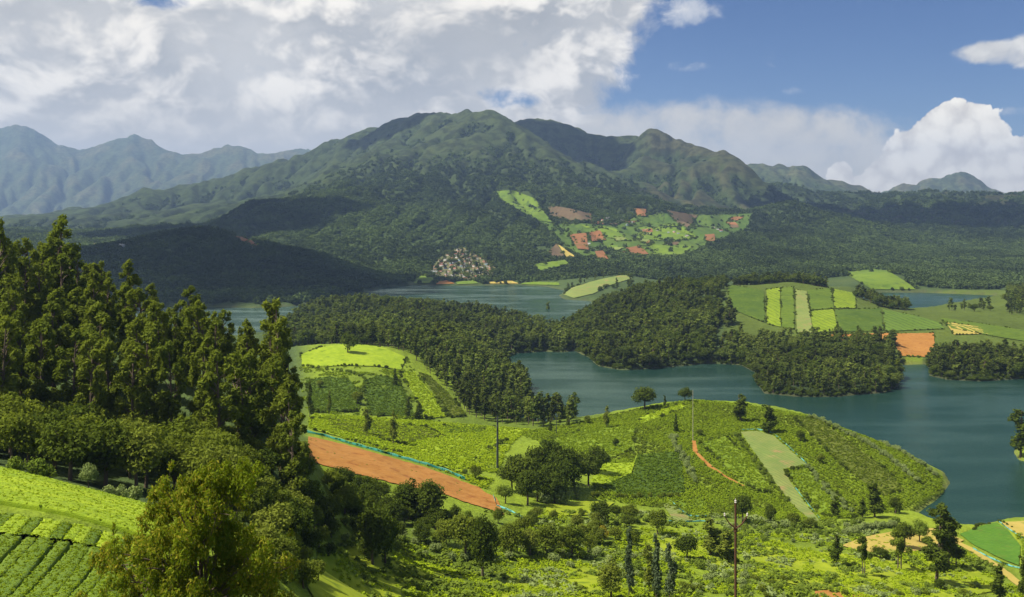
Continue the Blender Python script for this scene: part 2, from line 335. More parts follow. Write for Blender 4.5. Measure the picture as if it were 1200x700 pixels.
# relief: small lumps near by, spurs and gullies on the mountains
far = sstep(GD, 2050, 2900)[:, None]
GZ += (1-far)*np.minimum(1.0, GD[:, None]/500)*(1.6*fbm(GX/38, GY/38, 21)+0.5*fbm(GX/9, GY/9, 25, 2))
hh = np.clip(GZ, 0, None)
GZ += far*np.minimum(0.04*hh, 18)*(ridged(GX/310+0.4*fbm(GX/300, GY/300, 15), GY/360, 35, 4)-0.75)
GZ += far*np.minimum(0.17*hh, 90)*(ridged(GX/800+0.35*fbm(GX/700, GY/700, 5), GY/1000, 31, 6)-0.75)
def carve(Z, k, A0, iters=3):
    r0 = np.searchsorted(GD, 2150)
    for it in range(iters):
        h = Z[r0:].copy(); nr, nc = h.shape; idx = np.arange(nr*nc).reshape(nr, nc)
        best = np.zeros_like(h); rec = idx.copy(); x = GX[r0:]; y = GY[r0:]
        for di in (-1, 0, 1):
            for dj in (-1, 0, 1):
                if di == dj == 0: continue
                s = (slice(max(0, -di), nr-max(0, di)), slice(max(0, -dj), nc-max(0, dj)))
                t = (slice(max(0, di), nr-max(0, -di)), slice(max(0, dj), nc-max(0, -dj)))
                sl = (h[s]-h[t])/np.hypot(x[s]-x[t], y[s]-y[t])
                m = sl > best[s]; best[s] = np.where(m, sl, best[s]); rec[s] = np.where(m, idx[t], rec[s])
        cell = (np.gradient(x, axis=1)*np.gradient(y, axis=0)).ravel().tolist()
        rl = rec.ravel().tolist()
        for i in np.argsort(-h.ravel()).tolist():
            if rl[i] != i: cell[rl[i]] += cell[i]
        A = np.array(cell).reshape(nr, nc)
        c = np.log2(1+A/A0)
        def blur(q, n):
            for _ in range(n):
                q = (np.roll(q, 1, 0)+q*2+np.roll(q, -1, 0))/4; q = (np.roll(q, 1, 1)+q*2+np.roll(q, -1, 1))/4
            return q
        c = 0.45*blur(c, 1)+0.55*blur(c, 6)
        f_ = sstep(GD[r0:], 2150, 2700)[:, None]*sstep(h, 10, 160)
        Z[r0:] -= k*f_*(c-0.75*blur(c, 60))
    return Z
GZ = carve(GZ, 22.0, 9000.0)
# bring the crests and slopes back to their measured heights after the relief was cut
pi = np.interp(np.log(CPA[:, 1]), GL, np.arange(len(GL))).round().astype(int); pj = np.interp(CPA[:, 0], GU, np.arange(len(GU))).round().astype(int)
res = np.where(CPA[:, 1] > 2400, CPA[:, 2]-GZ[pi, pj], 0.0); GZ += build_height(res*0.9)*sstep(GD, 2300, 3000)[:, None]
# lakes: exact shores, banks rising from the water
lk = (GD > 380) & (GD < 2700); lx, ly = GX[lk], GY[lk]
dist = np.full(lx.shape, 1e9); ins = np.zeros(lx.shape, bool)
for L in LAKES:
    dist = np.minimum(dist, poly_dist(lx, ly, L)); ins |= in_poly(lx, ly, L)
GS = np.full(GZ.shape, 900.0); GS[lk] = np.where(ins, -dist, dist)
zl = GZ[lk]
land = np.minimum(np.maximum(zl, 0.6+np.minimum(0.03*dist, 4)), 0.15+0.5*dist)
GZ[lk] = np.where(ins, -np.minimum(0.15+0.35*dist, 14), land)
GZ[~lk] = np.maximum(GZ[~lk], 4.0)

def _ij(x, y):
    px = PX0+F*x/np.maximum(y, 1e-3)
    fi = np.interp(np.log(np.maximum(y, 1.0)), GL, np.arange(len(GL))); fj = np.interp(px, GU, np.arange(len(GU)))
    i0 = np.minimum(fi.astype(int), len(GL)-2); j0 = np.minimum(fj.astype(int), len(GU)-2)
    return i0, j0, fi-i0, fj-j0
def sample(G, x, y):
    i, j, a, b = _ij(np.asarray(x, float), np.asarray(y, float))
    return (G[i, j]*(1-b)+G[i, j+1]*b)*(1-a)+(G[i+1, j]*(1-b)+G[i+1, j+1]*b)*a
def ground(x, y): return sample(GZ, x, y)
def gz(x, y): return float(ground(np.array([x]), np.array([y]))[0])
GP = PY0+(H-GZ)*F/GD[:, None]                          # where each ground point falls in the view
GM = np.minimum.accumulate(GP, 0)
def see(px, py, dmin=60.0):
    """first ground point met by the sight line through pixel (px, py)"""
    fj = float(np.interp(px, GU, np.arange(len(GU)))); j = min(int(fj), len(GU)-2); t = fj-j
    col = GP[:, j]*(1-t)+GP[:, j+1]*t
    k = np.argmax((col <= py) & (GD > dmin))
    if k == 0: return None
    a, b = col[k-1], col[k]; s = 0.0 if a <= b else min(1.0, max(0.0, (a-py)/(a-b)))
    D = math.exp(GL[k-1]+(GL[k]-GL[k-1])*s)
    x = (px-PX0)/F*D
    return x, D, gz(x, D)
def at(px, D): x = (px-PX0)/F*D; return x, D, gz(x, D)
# ------------------------------------------------------------------ materials
def new_mat(name):
    m = bpy.data.materials.new(name); m.use_nodes = True; m.node_tree.nodes.clear()
    return m, NT(m.node_tree)
def finish(t, shader, m=None):
    o = t.new('ShaderNodeOutputMaterial'); t.link(shader, o.inputs[0])
def principled(t, col, rough=0.9, spec=0.2, normal=None, **kw):
    p = t.new('ShaderNodeBsdfPrincipled')
    if isinstance(col, tuple): col = col+(1.0,)
    t.put(p.inputs['Base Color'], col); t.put(p.inputs['Roughness'], rough); t.put(p.inputs['Specular IOR Level'], spec)
    if normal is not None: t.link(normal, p.inputs['Normal'])
    for k, v in kw.items(): t.put(p.inputs[k.replace('_', ' ')], v)
    return p.outputs[0]
def bump(t, h, strength=0.5, dist=1.0):
    b = t.new('ShaderNodeBump'); b.inputs['Strength'].default_value = strength; b.inputs['Distance'].default_value = dist
    t.link(h, b.inputs['Height']); return b.outputs[0]
def leaf_mat(name, c1, c2, trans=0.3, dry=None, far=False):
    """leaf colour varied by leaf, by branch cluster and by tree"""
    m, t = new_mat(name)
    isl = t.new('ShaderNodeNewGeometry').outputs['Random Per Island']; ob = t.new('ShaderNodeObjectInfo').outputs['Random']
    pos = t.new('ShaderNodeTexCoord').outputs['Object']
    n = t.noise(pos, 0.7, 2)
    f = t.m('ADD', t.m('MULTIPLY', isl, 0.35), t.m('ADD', t.m('MULTIPLY', ob, 0.4), t.m('MULTIPLY', t.m('SUBTRACT', n, 0.35), 0.8)), clamp=True)
    c = t.mix(f, c1, c2)
    if dry: c = t.mix(t.step(t.m('ADD', t.m('MULTIPLY', isl, 0.5), n), 0.75, 1.0), c, dry)
    if far:                                              # stands of different species over the slopes
        wp = t.new('ShaderNodeNewGeometry').outputs['Position']
        s1, s2 = (0.0022, 0.011) if far is True else (0.012, 0.06)
        k = t.step(t.m('ADD', t.m('MULTIPLY', t.noise(wp, s1, 5, 0.62), 0.7), t.m('MULTIPLY', t.noise(wp, s2, 3, 0.6), 0.4)), 0.42, 0.68, 0.65, 1.75)
        c = t.v('SCALE', c, k)
    db = t.new('ShaderNodeBsdfDiffuse'); t.link(c, db.inputs[0]); a = db.outputs[0]
    tr = t.new('ShaderNodeBsdfTranslucent'); t.link(t.mix(0.6, c, t.mix(1.0, c, (1.0, 1.0, 0.3), 'MULTIPLY')), tr.inputs[0])
    mx = t.new('ShaderNodeMixShader'); mx.inputs[0].default_value = trans
    t.link(a, mx.inputs[1]); t.link(tr.outputs[0], mx.inputs[2]); finish(t, mx.outputs[0])
    return m
def soil_mat(name, c1, c2, scale=0.15, bmp=0.4, c3=None, rows=None):
    """field or ground: two or three colours mottled, optional drill rows (bearing in degrees, spacing in m)"""
    m, t = new_mat(name)
    pos = t.new('ShaderNodeNewGeometry').outputs['Position']
    n1 = t.noise(pos, scale, 6, 0.62); n2 = t.noise(t.v('ADD', pos, (31., 7., 0.)), scale*0.17, 3)
    n3 = t.noise(t.v('ADD', pos, (3., 9., 0.)), scale*3.1, 3, 0.6)
    f = t.step(t.m('ADD', t.m('MULTIPLY', n1, 0.55), t.m('ADD', t.m('MULTIPLY', n2, 0.4), t.m('MULTIPLY', n3, 0.25))), 0.44, 0.74)
    c = t.mix(f, c1, c2)
    if c3: c = t.mix(t.step(t.noise(t.v('ADD', pos, (5., 70., 0.)), scale*0.45, 5, 0.65), 0.55, 0.68), c, c3)
    h = n1
    if rows:
        ang, sp, dark = rows
        x, y, _ = t.xyz(pos)
        q = t.m('ADD', t.m('MULTIPLY', x, math.cos(R(ang))/sp), t.m('MULTIPLY', y, math.sin(R(ang))/sp))
        q = t.m('ADD', q, t.m('MULTIPLY', t.noise(pos, 0.12, 2), 0.8))
        w = t.step(t.m('ABSOLUTE', t.m('SUBTRACT', t.m('FRACT', q), 0.5)), 0.30, 0.47)
        c = t.mix(t.m('MULTIPLY', w, 0.7), c, dark); h = t.m('SUBTRACT', n1, t.m('MULTIPLY', w, 0.7))
    p = principled(t, (0, 0, 0), 0.95, 0.1, bump(t, h, bmp, 0.6))
    pr = [q for q in t.t.nodes if q.type == 'BSDF_PRINCIPLED'][0]; t.link(c, pr.inputs['Base Color'])
    finish(t, p); return m
def plain_mat(name, col, rough=0.7, var=0.25, metallic=0.0, scale=2.0):
    m, t = new_mat(name)
    ob = t.new('ShaderNodeObjectInfo').outputs['Random']; pos = t.new('ShaderNodeTexCoord').outputs['Object']
    n = t.noise(pos, scale, 4)
    k = t.m('ADD', 1-var, t.m('MULTIPLY', n, 2*var))
    c = t.mix(1.0, col, t.comb(k, k, k), 'MULTIPLY')
    p = principled(t, (0, 0, 0), rough, 0.3, Metallic=metallic)
    pr = [q for q in t.t.nodes if q.type == 'BSDF_PRINCIPLED'][0]; t.link(c, pr.inputs['Base Color'])
    finish(t, p); return m
M = {}
# hillsides: the colour of the plant cover is stored per vertex, the material breaks it up
def terrain_mat():
    m, t = new_mat('hillside')
    a = t.new('ShaderNodeAttribute', attribute_name='cover')
    pos = t.new('ShaderNodeNewGeometry').outputs['Position']
    n1 = t.noise(pos, 0.11, 6, 0.65); n2 = t.noise(pos, 0.007, 7, 0.66); n3 = t.noise(pos, 0.8, 3, 0.6)
    k = t.m('ADD', 0.12, t.m('ADD', t.m('MULTIPLY', n1, 0.75), t.m('ADD', t.m('MULTIPLY', n2, 0.8), t.m('MULTIPLY', n3, 0.3))))
    # scrub and forest patches on the open slopes, tens of metres across
    py_ = t.xyz(pos)[1]; n4 = t.noise(t.v('ADD', pos, (170., 60., 0.)), 0.02, 6, 0.68)
    pk = t.m('MULTIPLY', t.step(py_, 2300.0, 3400.0), t.step(n4, 0.44, 0.58, 0.0, 0.55))
    k = t.m('MULTIPLY', k, t.m('SUBTRACT', 1.0, pk))
    c = t.mix(1.0, a.outputs['Color'], t.comb(k, k, k), 'MULTIPLY')
    c = t.mix(t.m('MULTIPLY', t.step(n2, 0.5, 0.7), 0.35), c, t.mix(1.0, c, (1.35, 1.1, 0.8), 'MULTIPLY'))
    p = principled(t, (0, 0, 0), 0.95, 0.08, bump(t, t.m('ADD', n1, t.m('MULTIPLY', n3, 0.12)), 0.7, 5.0))
    pr = [q for q in t.t.nodes if q.type == 'BSDF_PRINCIPLED'][0]; t.link(c, pr.inputs['Base Color'])
    finish(t, p); return m
M['hill'] = terrain_mat()
def water_mat():
    m, t = new_mat('lake_water')
    pos = t.new('ShaderNodeNewGeometry').outputs['Position']
    big = t.noise(t.v('MULTIPLY', pos, (1.0, 3.0, 1.0)), 0.006, 4, 0.6)
    wv = t.noise(t.v('MULTIPLY', pos, (1.0, 2.2, 1.0)), 0.35, 4, 0.6)
    rough = t.step(big, 0.40, 0.62, 0.07, 0.26)
    g = t.new('ShaderNodeBsdfGlossy'); t.link(rough, g.inputs['Roughness']); g.inputs['Color'].default_value = (0.66, 0.80, 0.68, 1)
    nb = bump(t, wv, 0.38, 0.8); t.link(nb, g.inputs['Normal'])
    dfs = t.new('ShaderNodeBsdfDiffuse'); t.link(t.mix(t.step(big, 0.35, 0.7), (0.011, 0.034, 0.025), (0.018, 0.046, 0.032)), dfs.inputs[0])
    fr = t.new('ShaderNodeFresnel'); fr.inputs[0].default_value = 1.33; t.link(nb, fr.inputs['Normal'])
    mx = t.new('ShaderNodeMixShader'); t.link(t.m('MULTIPLY', fr.outputs[0], 0.7), mx.inputs[0]); t.link(dfs.outputs[0], mx.inputs[1]); t.link(g.outputs[0], mx.inputs[2])
    finish(t, mx.outputs[0]); return m
M['water'] = water_mat()

# ------------------------------------------------------------------ ground sheet, split into plain, hills and mountains
FOR = np.array((0.042, 0.064, 0.020)); GRS = np.array((0.160, 0.222, 0.018)); TAN = np.array((0.095, 0.088, 0.040)); MGR = np.array((0.060, 0.082, 0.027)); SCR = np.array((0.100, 0.145, 0.018))
def mixc(c, k, t):
    t = np.asarray(t, float); return c*(1-t[..., None])+k*t[..., None]
def cover():
    px = np.repeat(GU[None], len(GD), 0); D = GY
    c = np.broadcast_to(GRS, GZ.shape+(3,)).copy()
    n = fbm(GX/120, GY/120, 41, 4)
    c = mixc(c, SCR, sstep(n, -0.1, 0.35))
    c = mixc(c, FOR*1.2, sstep(GY, 850, 1000)*sstep(px, 862, 852))
    c = mixc(c, FOR*0.7, ((px > 845) & (px < 1062) & (D > 800) & (D < 1100)) | ((px > 1080) & (D > 880) & (D < 1060)))
    c = mixc(c, FOR*1.4, sstep(px, 375, 340)*sstep(D, 150, 165)*(D < 900))
    c = mixc(c, FOR*1.2, sstep(GY, 1500, 1700))
    c = mixc(c, np.array((0.075, 0.105, 0.018)), sstep(D, 980, 1080)*sstep(px, 840, 860)*(D < 2000))
    m = sstep(D, 2200, 2700)
    # high slopes: forest in the hollows, grass on the spurs
    lap = GZ-(np.roll(GZ, 6, 0)+np.roll(GZ, -6, 0)+np.roll(GZ, 6, 1)+np.roll(GZ, -6, 1))/4
    up = sstep(lap/np.maximum(D*0.003, 4), -0.5, 1.2); hi = sstep(GZ, 230, 520)
    n2 = fbm(GX/420, GY/420, 47, 5); global GUP; GUP = up
    c = mixc(c, MGR, m*np.clip(hi*(0.3+0.7*up)+0.5*sstep(n2, 0.0, 0.6)*up, 0, 1)*(1-0.45*(px < 480)))
    tan = sstep(px, 745, 768)*sstep(px, 905, 870)*sstep(D, 4250, 4500)*sstep(D, 6200, 5900)
    c = mixc(c, FOR*1.1, tan*0.8); c = mixc(c, TAN, np.clip(tan*sstep(up, 0.12, 0.7)*sstep(n2, -0.6, 0.1), 0, 1)*0.7)
    r = ((px > 985) & (D > 3900) & (D < 5600))*sstep(fbm(GX/260, GY/260, 52, 4), 0.12, 0.4)
    c = mixc(c, TAN*0.75, r*0.75)
    f = sstep(D, 8000, 8400)
    c = mixc(c, np.array((0.060, 0.080, 0.036)), f)
    c = mixc(c, np.array((0.13, 0.12, 0.06)), f*up*0.55*sstep(n2, -0.2, 0.3))
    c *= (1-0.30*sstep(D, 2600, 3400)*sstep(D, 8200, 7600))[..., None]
    # pale silt along the waterline
    c = mixc(c, np.array((0.085, 0.08, 0.045)), 0.5*sstep(GS, 3.2, 1.0)*(GD[:, None] < 3000))
    return c
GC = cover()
def sheet(name, i0, i1, keep=None):
    nr, nc = i1-i0, len(GU)
    v = np.stack([GX[i0:i1], GY[i0:i1], GZ[i0:i1]], -1).reshape(-1, 3)
    q = np.arange(nr*nc).reshape(nr, nc)
    f = np.stack([q[:-1, :-1], q[:-1, 1:], q[1:, 1:], q[1:, :-1]], -1)
    f = f[keep[i0:i1-1, :-1]] if keep is not None else f.reshape(-1, 4)
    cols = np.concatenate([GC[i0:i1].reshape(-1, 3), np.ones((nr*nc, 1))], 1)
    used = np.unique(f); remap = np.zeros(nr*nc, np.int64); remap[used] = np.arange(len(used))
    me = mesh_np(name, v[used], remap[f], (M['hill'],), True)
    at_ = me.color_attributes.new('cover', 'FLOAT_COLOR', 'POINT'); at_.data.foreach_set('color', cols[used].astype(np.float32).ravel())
    return tag(link(name, me), kind='structure')
def irow(D): return int(np.searchsorted(GD, D))
PXG = np.repeat(GU[None], len(GD), 0)
def lerp_line(pts): return np.interp(GU, [p[0] for p in pts], [p[1] for p in pts])[None]
far_l = (GY > lerp_line([(-420, 8400), (240, 8400), (285, 9300), (440, 9300), (600, 8300), (840, 7600), (1060, 7600), (1700, 7600)]))
kr = irow(2160)
left_hill = (PXG < 428) & (GY < 2900+0*PXG) & (GY > GD[kr])
right_rng = ~far_l & (GY > lerp_line([(700, 99999), (828, 99999), (829, 3500), (880, 3800), (925, 3900), (1000, 3400), (1110, 2700), (1700, 2700)])) & (GY < lerp_line([(828, 4100), (930, 4500), (960, 7600), (1700, 7600)]))
sheet('ground', 0, kr+1)
o = sheet('dark_hill', kr, irow(2900)+2, left_hill); tag(o, 'low dark wooded hill in cloud shadow behind the left trees', kind='structure')
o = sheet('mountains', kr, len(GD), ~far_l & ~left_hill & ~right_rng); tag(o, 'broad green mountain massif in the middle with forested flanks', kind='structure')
o = sheet('forest_ridge', kr, len(GD), right_rng & ~left_hill); tag(o, 'dark forested ridges on the right beyond the lake', kind='structure')
o = sheet('distant_mountains', irow(7000), len(GD), far_l); tag(o, 'hazy blue mountains far away on the horizon', kind='structure')
wv = np.array([(-2600, 380, 0), (2600, 380, 0), (2600, 2700, 0), (-2600, 2700, 0)], float)
tag(link('lake', mesh_np('lake', wv, [(0, 1, 2, 3)], (M['water'],))), 'dark green lake winding between wooded headlands', kind='structure')
# ------------------------------------------------------------------ fields, paths and bare soil laid on the ground
def F_(name, c1, c2, **k): M[name] = soil_mat(name, c1, c2, **k)
F_('tea_bright', (0.17, 0.25, 0.012), (0.25, 0.33, 0.018), scale=0.25, c3=(0.12, 0.19, 0.01))
F_('hill_bright', (0.125, 0.185, 0.011), (0.185, 0.25, 0.014), scale=0.15, c3=(0.08, 0.12, 0.012), rows=(12, 7.0, (0.085, 0.13, 0.012)))
F_('hill_mid', (0.070, 0.115, 0.012), (0.105, 0.155, 0.014), scale=0.15, c3=(0.05, 0.08, 0.012), rows=(95, 8.0, (0.055, 0.09, 0.012)))
F_('tea_mid', (0.105, 0.17, 0.014), (0.16, 0.22, 0.016), scale=0.22, c3=(0.07, 0.11, 0.012))
F_('tea_dark', (0.040, 0.075, 0.010), (0.072, 0.115, 0.012), scale=0.3, c3=(0.10, 0.145, 0.014))
F_('olive', (0.075, 0.10, 0.014), (0.11, 0.13, 0.018), scale=0.2, c3=(0.05, 0.07, 0.012))
F_('rows_green', (0.075, 0.13, 0.016), (0.10, 0.16, 0.02), scale=0.1, rows=(5, 9.0, (0.04, 0.07, 0.012)))
F_('red_soil', (0.265, 0.118, 0.026), (0.34, 0.165, 0.042), scale=0.35, c3=(0.22, 0.085, 0.02))
F_('red_soil_dark', (0.16, 0.075, 0.030), (0.22, 0.10, 0.042), scale=0.05, c3=(0.08, 0.09, 0.025))
F_('brown_soil', (0.085, 0.060, 0.034), (0.12, 0.085, 0.045), scale=0.05, c3=(0.07, 0.08, 0.03))
F_('fallow', (0.13, 0.185, 0.045), (0.19, 0.22, 0.06), scale=0.12, c3=(0.25, 0.185, 0.075), rows=(28, 2.6, (0.11, 0.15, 0.035)))
F_('stubble', (0.32, 0.26, 0.055), (0.38, 0.29, 0.075), scale=0.2, c3=(0.22, 0.24, 0.04))
F_('veg_green', (0.06, 0.155, 0.014), (0.095, 0.20, 0.02), scale=0.4, c3=(0.10, 0.16, 0.02), rows=(60, 2.6, (0.045, 0.10, 0.012)))
F_('lawn', (0.17, 0.225, 0.012), (0.25, 0.30, 0.016), scale=0.22, c3=(0.10, 0.15, 0.012))
F_('mtn_green', (0.045, 0.085, 0.014), (0.080, 0.125, 0.018), scale=0.03, c3=(0.032, 0.055, 0.012))
F_('mtn_bright', (0.080, 0.135, 0.014), (0.125, 0.185, 0.018), scale=0.04, c3=(0.05, 0.085, 0.014))
F_('village_soil', (0.15, 0.125, 0.065), (0.075, 0.10, 0.03), scale=0.06, c3=(0.04, 0.065, 0.018))
EDGES = []; FIELDS = []                                             # world outlines, to keep trees out
OWN = []
def field(name, poly, mat, label=None, lift=None, rag=1.0, clear=True):
    """drape a patch seen inside the pixel outline over the ground it covers"""
    wp = []
    for (a, b), (a2, b2) in zip(poly, poly[1:]+poly[:1]):
        n = max(1, int(math.hypot(a2-a, b2-b)/4))
        for i in range(n):
            t = i/n; px, py = a+(a2-a)*t, b+(b2-b)*t
            px += rag*0.9*float(pnoise(np.array(px/9.3), np.array(py/7.1), 61)); py += rag*0.5*float(pnoise(np.array(px/8.7), np.array(py/6.3), 62))
            s = see(px, py)
            if s and (not wp or math.hypot(s[0]-wp[-1][0], s[1]-wp[-1][1]) > 0.05): wp.append((s[0], s[1]))
    arr = np.array(wp); D = arr[:, 1].mean()
    if clear: FIELDS.append(arr)
    EDGES.append((arr, D, mat))
    if 380 < D < 720 and mat.startswith(('tea', 'olive')): OWN.append((arr, mat))
    sp = max(1.2, D*0.0045); x0, y0 = arr.min(0); x1, y1 = arr.max(0)
    nx, ny = int((x1-x0)/sp)+1, int((y1-y0)/sp)+1
    if nx*ny > 9000: k = math.sqrt(nx*ny/9000); sp *= k; nx, ny = int((x1-x0)/sp)+1, int((y1-y0)/sp)+1
    g = np.stack(np.meshgrid(x0+np.arange(nx)*sp, y0+np.arange(ny)*sp), -1).reshape(-1, 2)
    if len(g): g = g[in_poly(g[:, 0], g[:, 1], arr)]; g = g[poly_dist(g[:, 0], g[:, 1], arr) > sp*0.4]
    pts = [Vector(p) for p in arr.tolist()]+[Vector(p) for p in g.tolist()]
    n = len(arr)
    r = geometry.delaunay_2d_cdt(pts, [(i, (i+1) % n) for i in range(n)], [], 1, 1e-4)
    v = np.array([(p.x, p.y) for p in r[0]]); z = ground(v[:, 0], v[:, 1])+(lift if lift is not None else 0.15+D*0.0006)
    tri = np.array([f for f in r[2] if len(f) == 3])
    if not len(tri): return None
    a, b, c = (v[tri[:, k]] for k in range(3))
    flip = ((b-a)[:, 0]*(c-a)[:, 1]-(b-a)[:, 1]*(c-a)[:, 0]) < 0
    tri[flip] = tri[flip][:, ::-1]
    o = link(name, mesh_np(name, np.column_stack([v, z]), tri, (M[mat],), True))
    return tag(o, label, kind='structure')
def strip(name, line, width, mat, label=None, lift=0.25):
    """a path of even width along a pixel line"""
    w = []
    for (a, b), (a2, b2) in zip(line, line[1:]):
        n = max(1, int(math.hypot(a2-a, b2-b)/3))
        for i in range(n+1):
            s = see(a+(a2-a)*i/n, b+(b2-b)*i/n)
            if s: w.append((s[0], s[1]))
    w = np.array(w); t = np.gradient(w, axis=0); t /= np.linalg.norm(t, axis=1, keepdims=True)+1e-9
    nrm = np.column_stack([-t[:, 1], t[:, 0]]); k = np.arange(len(w))
    hw = width/2*(1+0.35*pnoise(k/3.3, k*0+0.5, 71))[:, None]
    a, b = w+nrm*hw, w-nrm*hw; xy = np.concatenate([a, w, b]); n = len(w)
    z = ground(xy[:, 0], xy[:, 1])+lift
    i = np.arange(n-1); f = np.concatenate([np.stack([i, i+n, i+n+1, i+1], -1), np.stack([i+n, i+2*n, i+2*n+1, i+n+1], -1)])
    o = link(name, mesh_np(name, np.column_stack([xy, z]), f, (M[mat],), True)); FIELDS.append(np.concatenate([a, b[::-1]]))
    return tag(o, label, kind='structure')
# left tea hill and terraces below it
field('tea_field', [(353,416),(375,408),(400,404),(430,405),(452,409),(476,420),(470,434),(440,430),(405,429),(354,432)], 'tea_bright')
field('tea_field', [(358,447),(385,442),(410,446),(424,462),(420,483),(366,484)], 'tea_dark')
field('tea_field', [(425,447),(445,441),(466,445),(478,466),(486,489),(432,487)], 'tea_dark')
field('tea_field', [(468,438),(486,437),(506,462),(524,489),(499,492),(484,462)], 'tea_bright')
field('tea_field', [(490,437),(502,440),(526,462),(547,488),(528,490),(508,460)], 'olive')
field('tea_terrace', [(366,486),(430,490),(500,494),(560,499),(612,505),(585,522),(545,545),(545,556),(500,542),(450,527),(400,513),(366,504)], 'tea_bright', clear=False)
field('tea_terrace', [(385,492),(440,494),(500,502),(520,512),(470,522),(420,510),(388,503)], 'olive', lift=0.7, clear=False)
field('tea_terrace', [(520,500),(570,502),(560,509),(524,508)], 'tea_dark', lift=0.7, clear=False)
field('ploughed_field', [(361,512),(400,521),(450,535),(500,549),(535,562),(560,572),(582,585),(590,604),(570,597),(548,590),(520,580),(480,572),(440,562),(400,552),(362,541)], 'red_soil', 'bare red earth field inside a green net fence', rag=2.2)
# near tea hill
field('tea_field', [(692,568),(702,545),(742,544),(747,533),(728,530),(745,534),(738,553),(718,560),(712,570)][:4]+[(740,556),(712,569)], 'tea_bright', lift=0.8, clear=False)
field('tea_field', [(748,491),(775,481),(800,474),(803,479),(778,488),(752,497)], 'tea_bright', clear=False)
field('tea_field', [(703,574),(716,561),(742,556),(748,534),(797,530),(800,556),(803,578),(760,586)], 'tea_dark', clear=False)
field('tea_field', [(632,520),(690,503),(745,499),(742,528),(705,541),(648,530)], 'tea_mid', clear=False)
field('fallow_field', [(868,507),(887,506),(905,511),(924,527),(945,545),(917,551),(932,575),(948,597),(961,612),(949,612),(925,588),(905,562),(885,532)], 'fallow', 'pale fallow field on the tea hill edged by a net fence')
strip('path', [(813,517),(815,530),(832,547),(852,560),(871,570)], 2.3, 'red_soil', 'orange earth path running down the near tea hill')
field('tea_field', [(820,520),(850,512),(884,545),(905,580),(884,576),(860,556)], 'tea_mid', clear=False)
field('tea_field', [(930,490),(960,492),(1030,545),(1060,575),(1035,582),(985,545)], 'olive', clear=False)
field('tea_field', [(920,553),(945,549),(985,585),(1000,608),(968,608),(945,583)], 'tea_mid', clear=False)
field('vegetable_plot', [(777,592),(786,589),(806,606),(812,611),(790,612)], 'fallow', clear=False)
field('vegetable_plot', [(790,588),(822,586),(834,604),(812,606)], 'tea_mid', clear=False)
# low ground on the right
field('stubble_field', [(986,640),(1015,630),(1060,621),(1095,620),(1130,634),(1112,642),(1062,648),(1010,648)], 'stubble', 'dry yellow stubble strip behind the lakeside trees')
field('vegetable_field', [(1124,627),(1150,617),(1168,613),(1182,623),(1196,641),(1194,664),(1172,655),(1142,640)], 'veg_green', 'vivid green vegetable field by the water at right')
field('vegetable_field', [(1172,613),(1210,611),(1212,630),(1196,630)], 'stubble', 'yellow field behind the vivid green one at the right edge')
field('vegetable_field', [(1186,623),(1212,633),(1212,662),(1199,662),(1199,640)], 'tea_mid', 'small green plot at the right edge below the yellow field')
strip('path', [(1122,636),(1142,647),(1170,665),(1200,690)], 3.5, 'stubble', 'tan earth track beside the vivid green field')
field('bare_earth', [(955,694),(1000,690),(1022,699),(1015,720),(950,720)], 'red_soil', 'patch of bare red earth at the bottom edge', clear=False)
field('meadow', [(375,646),(420,640),(470,648),(530,655),(530,672),(470,690),(470,720),(380,720),(360,690)], 'lawn', clear=False)
field('meadow', [(600,668),(660,660),(720,664),(730,690),(660,715),(580,715)], 'lawn', clear=False)
field('meadow', [(880,640),(960,648),(1060,655),(1130,660),(1180,690),(1100,708),(950,690),(880,675)], 'lawn', clear=False)
field('meadow', [(640,592),(690,588),(720,590),(700,604),(640,606)], 'lawn', clear=False)
field('meadow', [(735,632),(800,632),(860,640),(870,665),(800,662),(740,655)], 'lawn', clear=False)
# field hill across the water
for p, m in (([(853,334),(895,341),(897,379),(856,363)], 'tea_dark'), ([(898,340),(914,338),(915,384),(899,380)], 'hill_bright'), ([(915,338),(930,337),(931,387),(916,384)], 'hill_mid'), ([(932,340),(945,342),(953,391),(934,391)], 'fallow'),
             ([(946,341),(974,338),(977,362),(950,364)], 'hill_mid'), ([(950,365),(977,363),(982,389),(953,390)], 'hill_bright'), ([(976,339),(1002,344),(1003,362),(978,362)], 'hill_bright'), ([(978,364),(1003,363),(1032,362),(1036,388),(984,390)], 'tea_dark'),
             ([(1034,363),(1070,370),(1100,378),(1107,386),(1038,389)], 'rows_green'), ([(1101,373),(1150,380),(1215,390),(1215,403),(1160,394),(1112,385)], 'hill_mid')):
    field('tea_field', p, m)
field('ploughed_field', [(968,393),(1043,391),(1046,398),(1030,400),(972,399)], 'red_soil', 'narrow red earth strip at the foot of the field hill')
field('ploughed_field', [(1046,392),(1094,391),(1096,408),(1084,419),(1055,418),(1048,402)], 'red_soil', 'red earth field sloping to the water between two groves')
field('ploughed_field', [(1108,378),(1150,384),(1158,392),(1118,393)], 'stubble', 'tan plot on the low ground right of the field hill')
field('tea_field', [(988,320),(1023,316),(1041,318),(1060,330),(1073,340),(1022,340)], 'mtn_bright', 'bright green field by the far water at right')
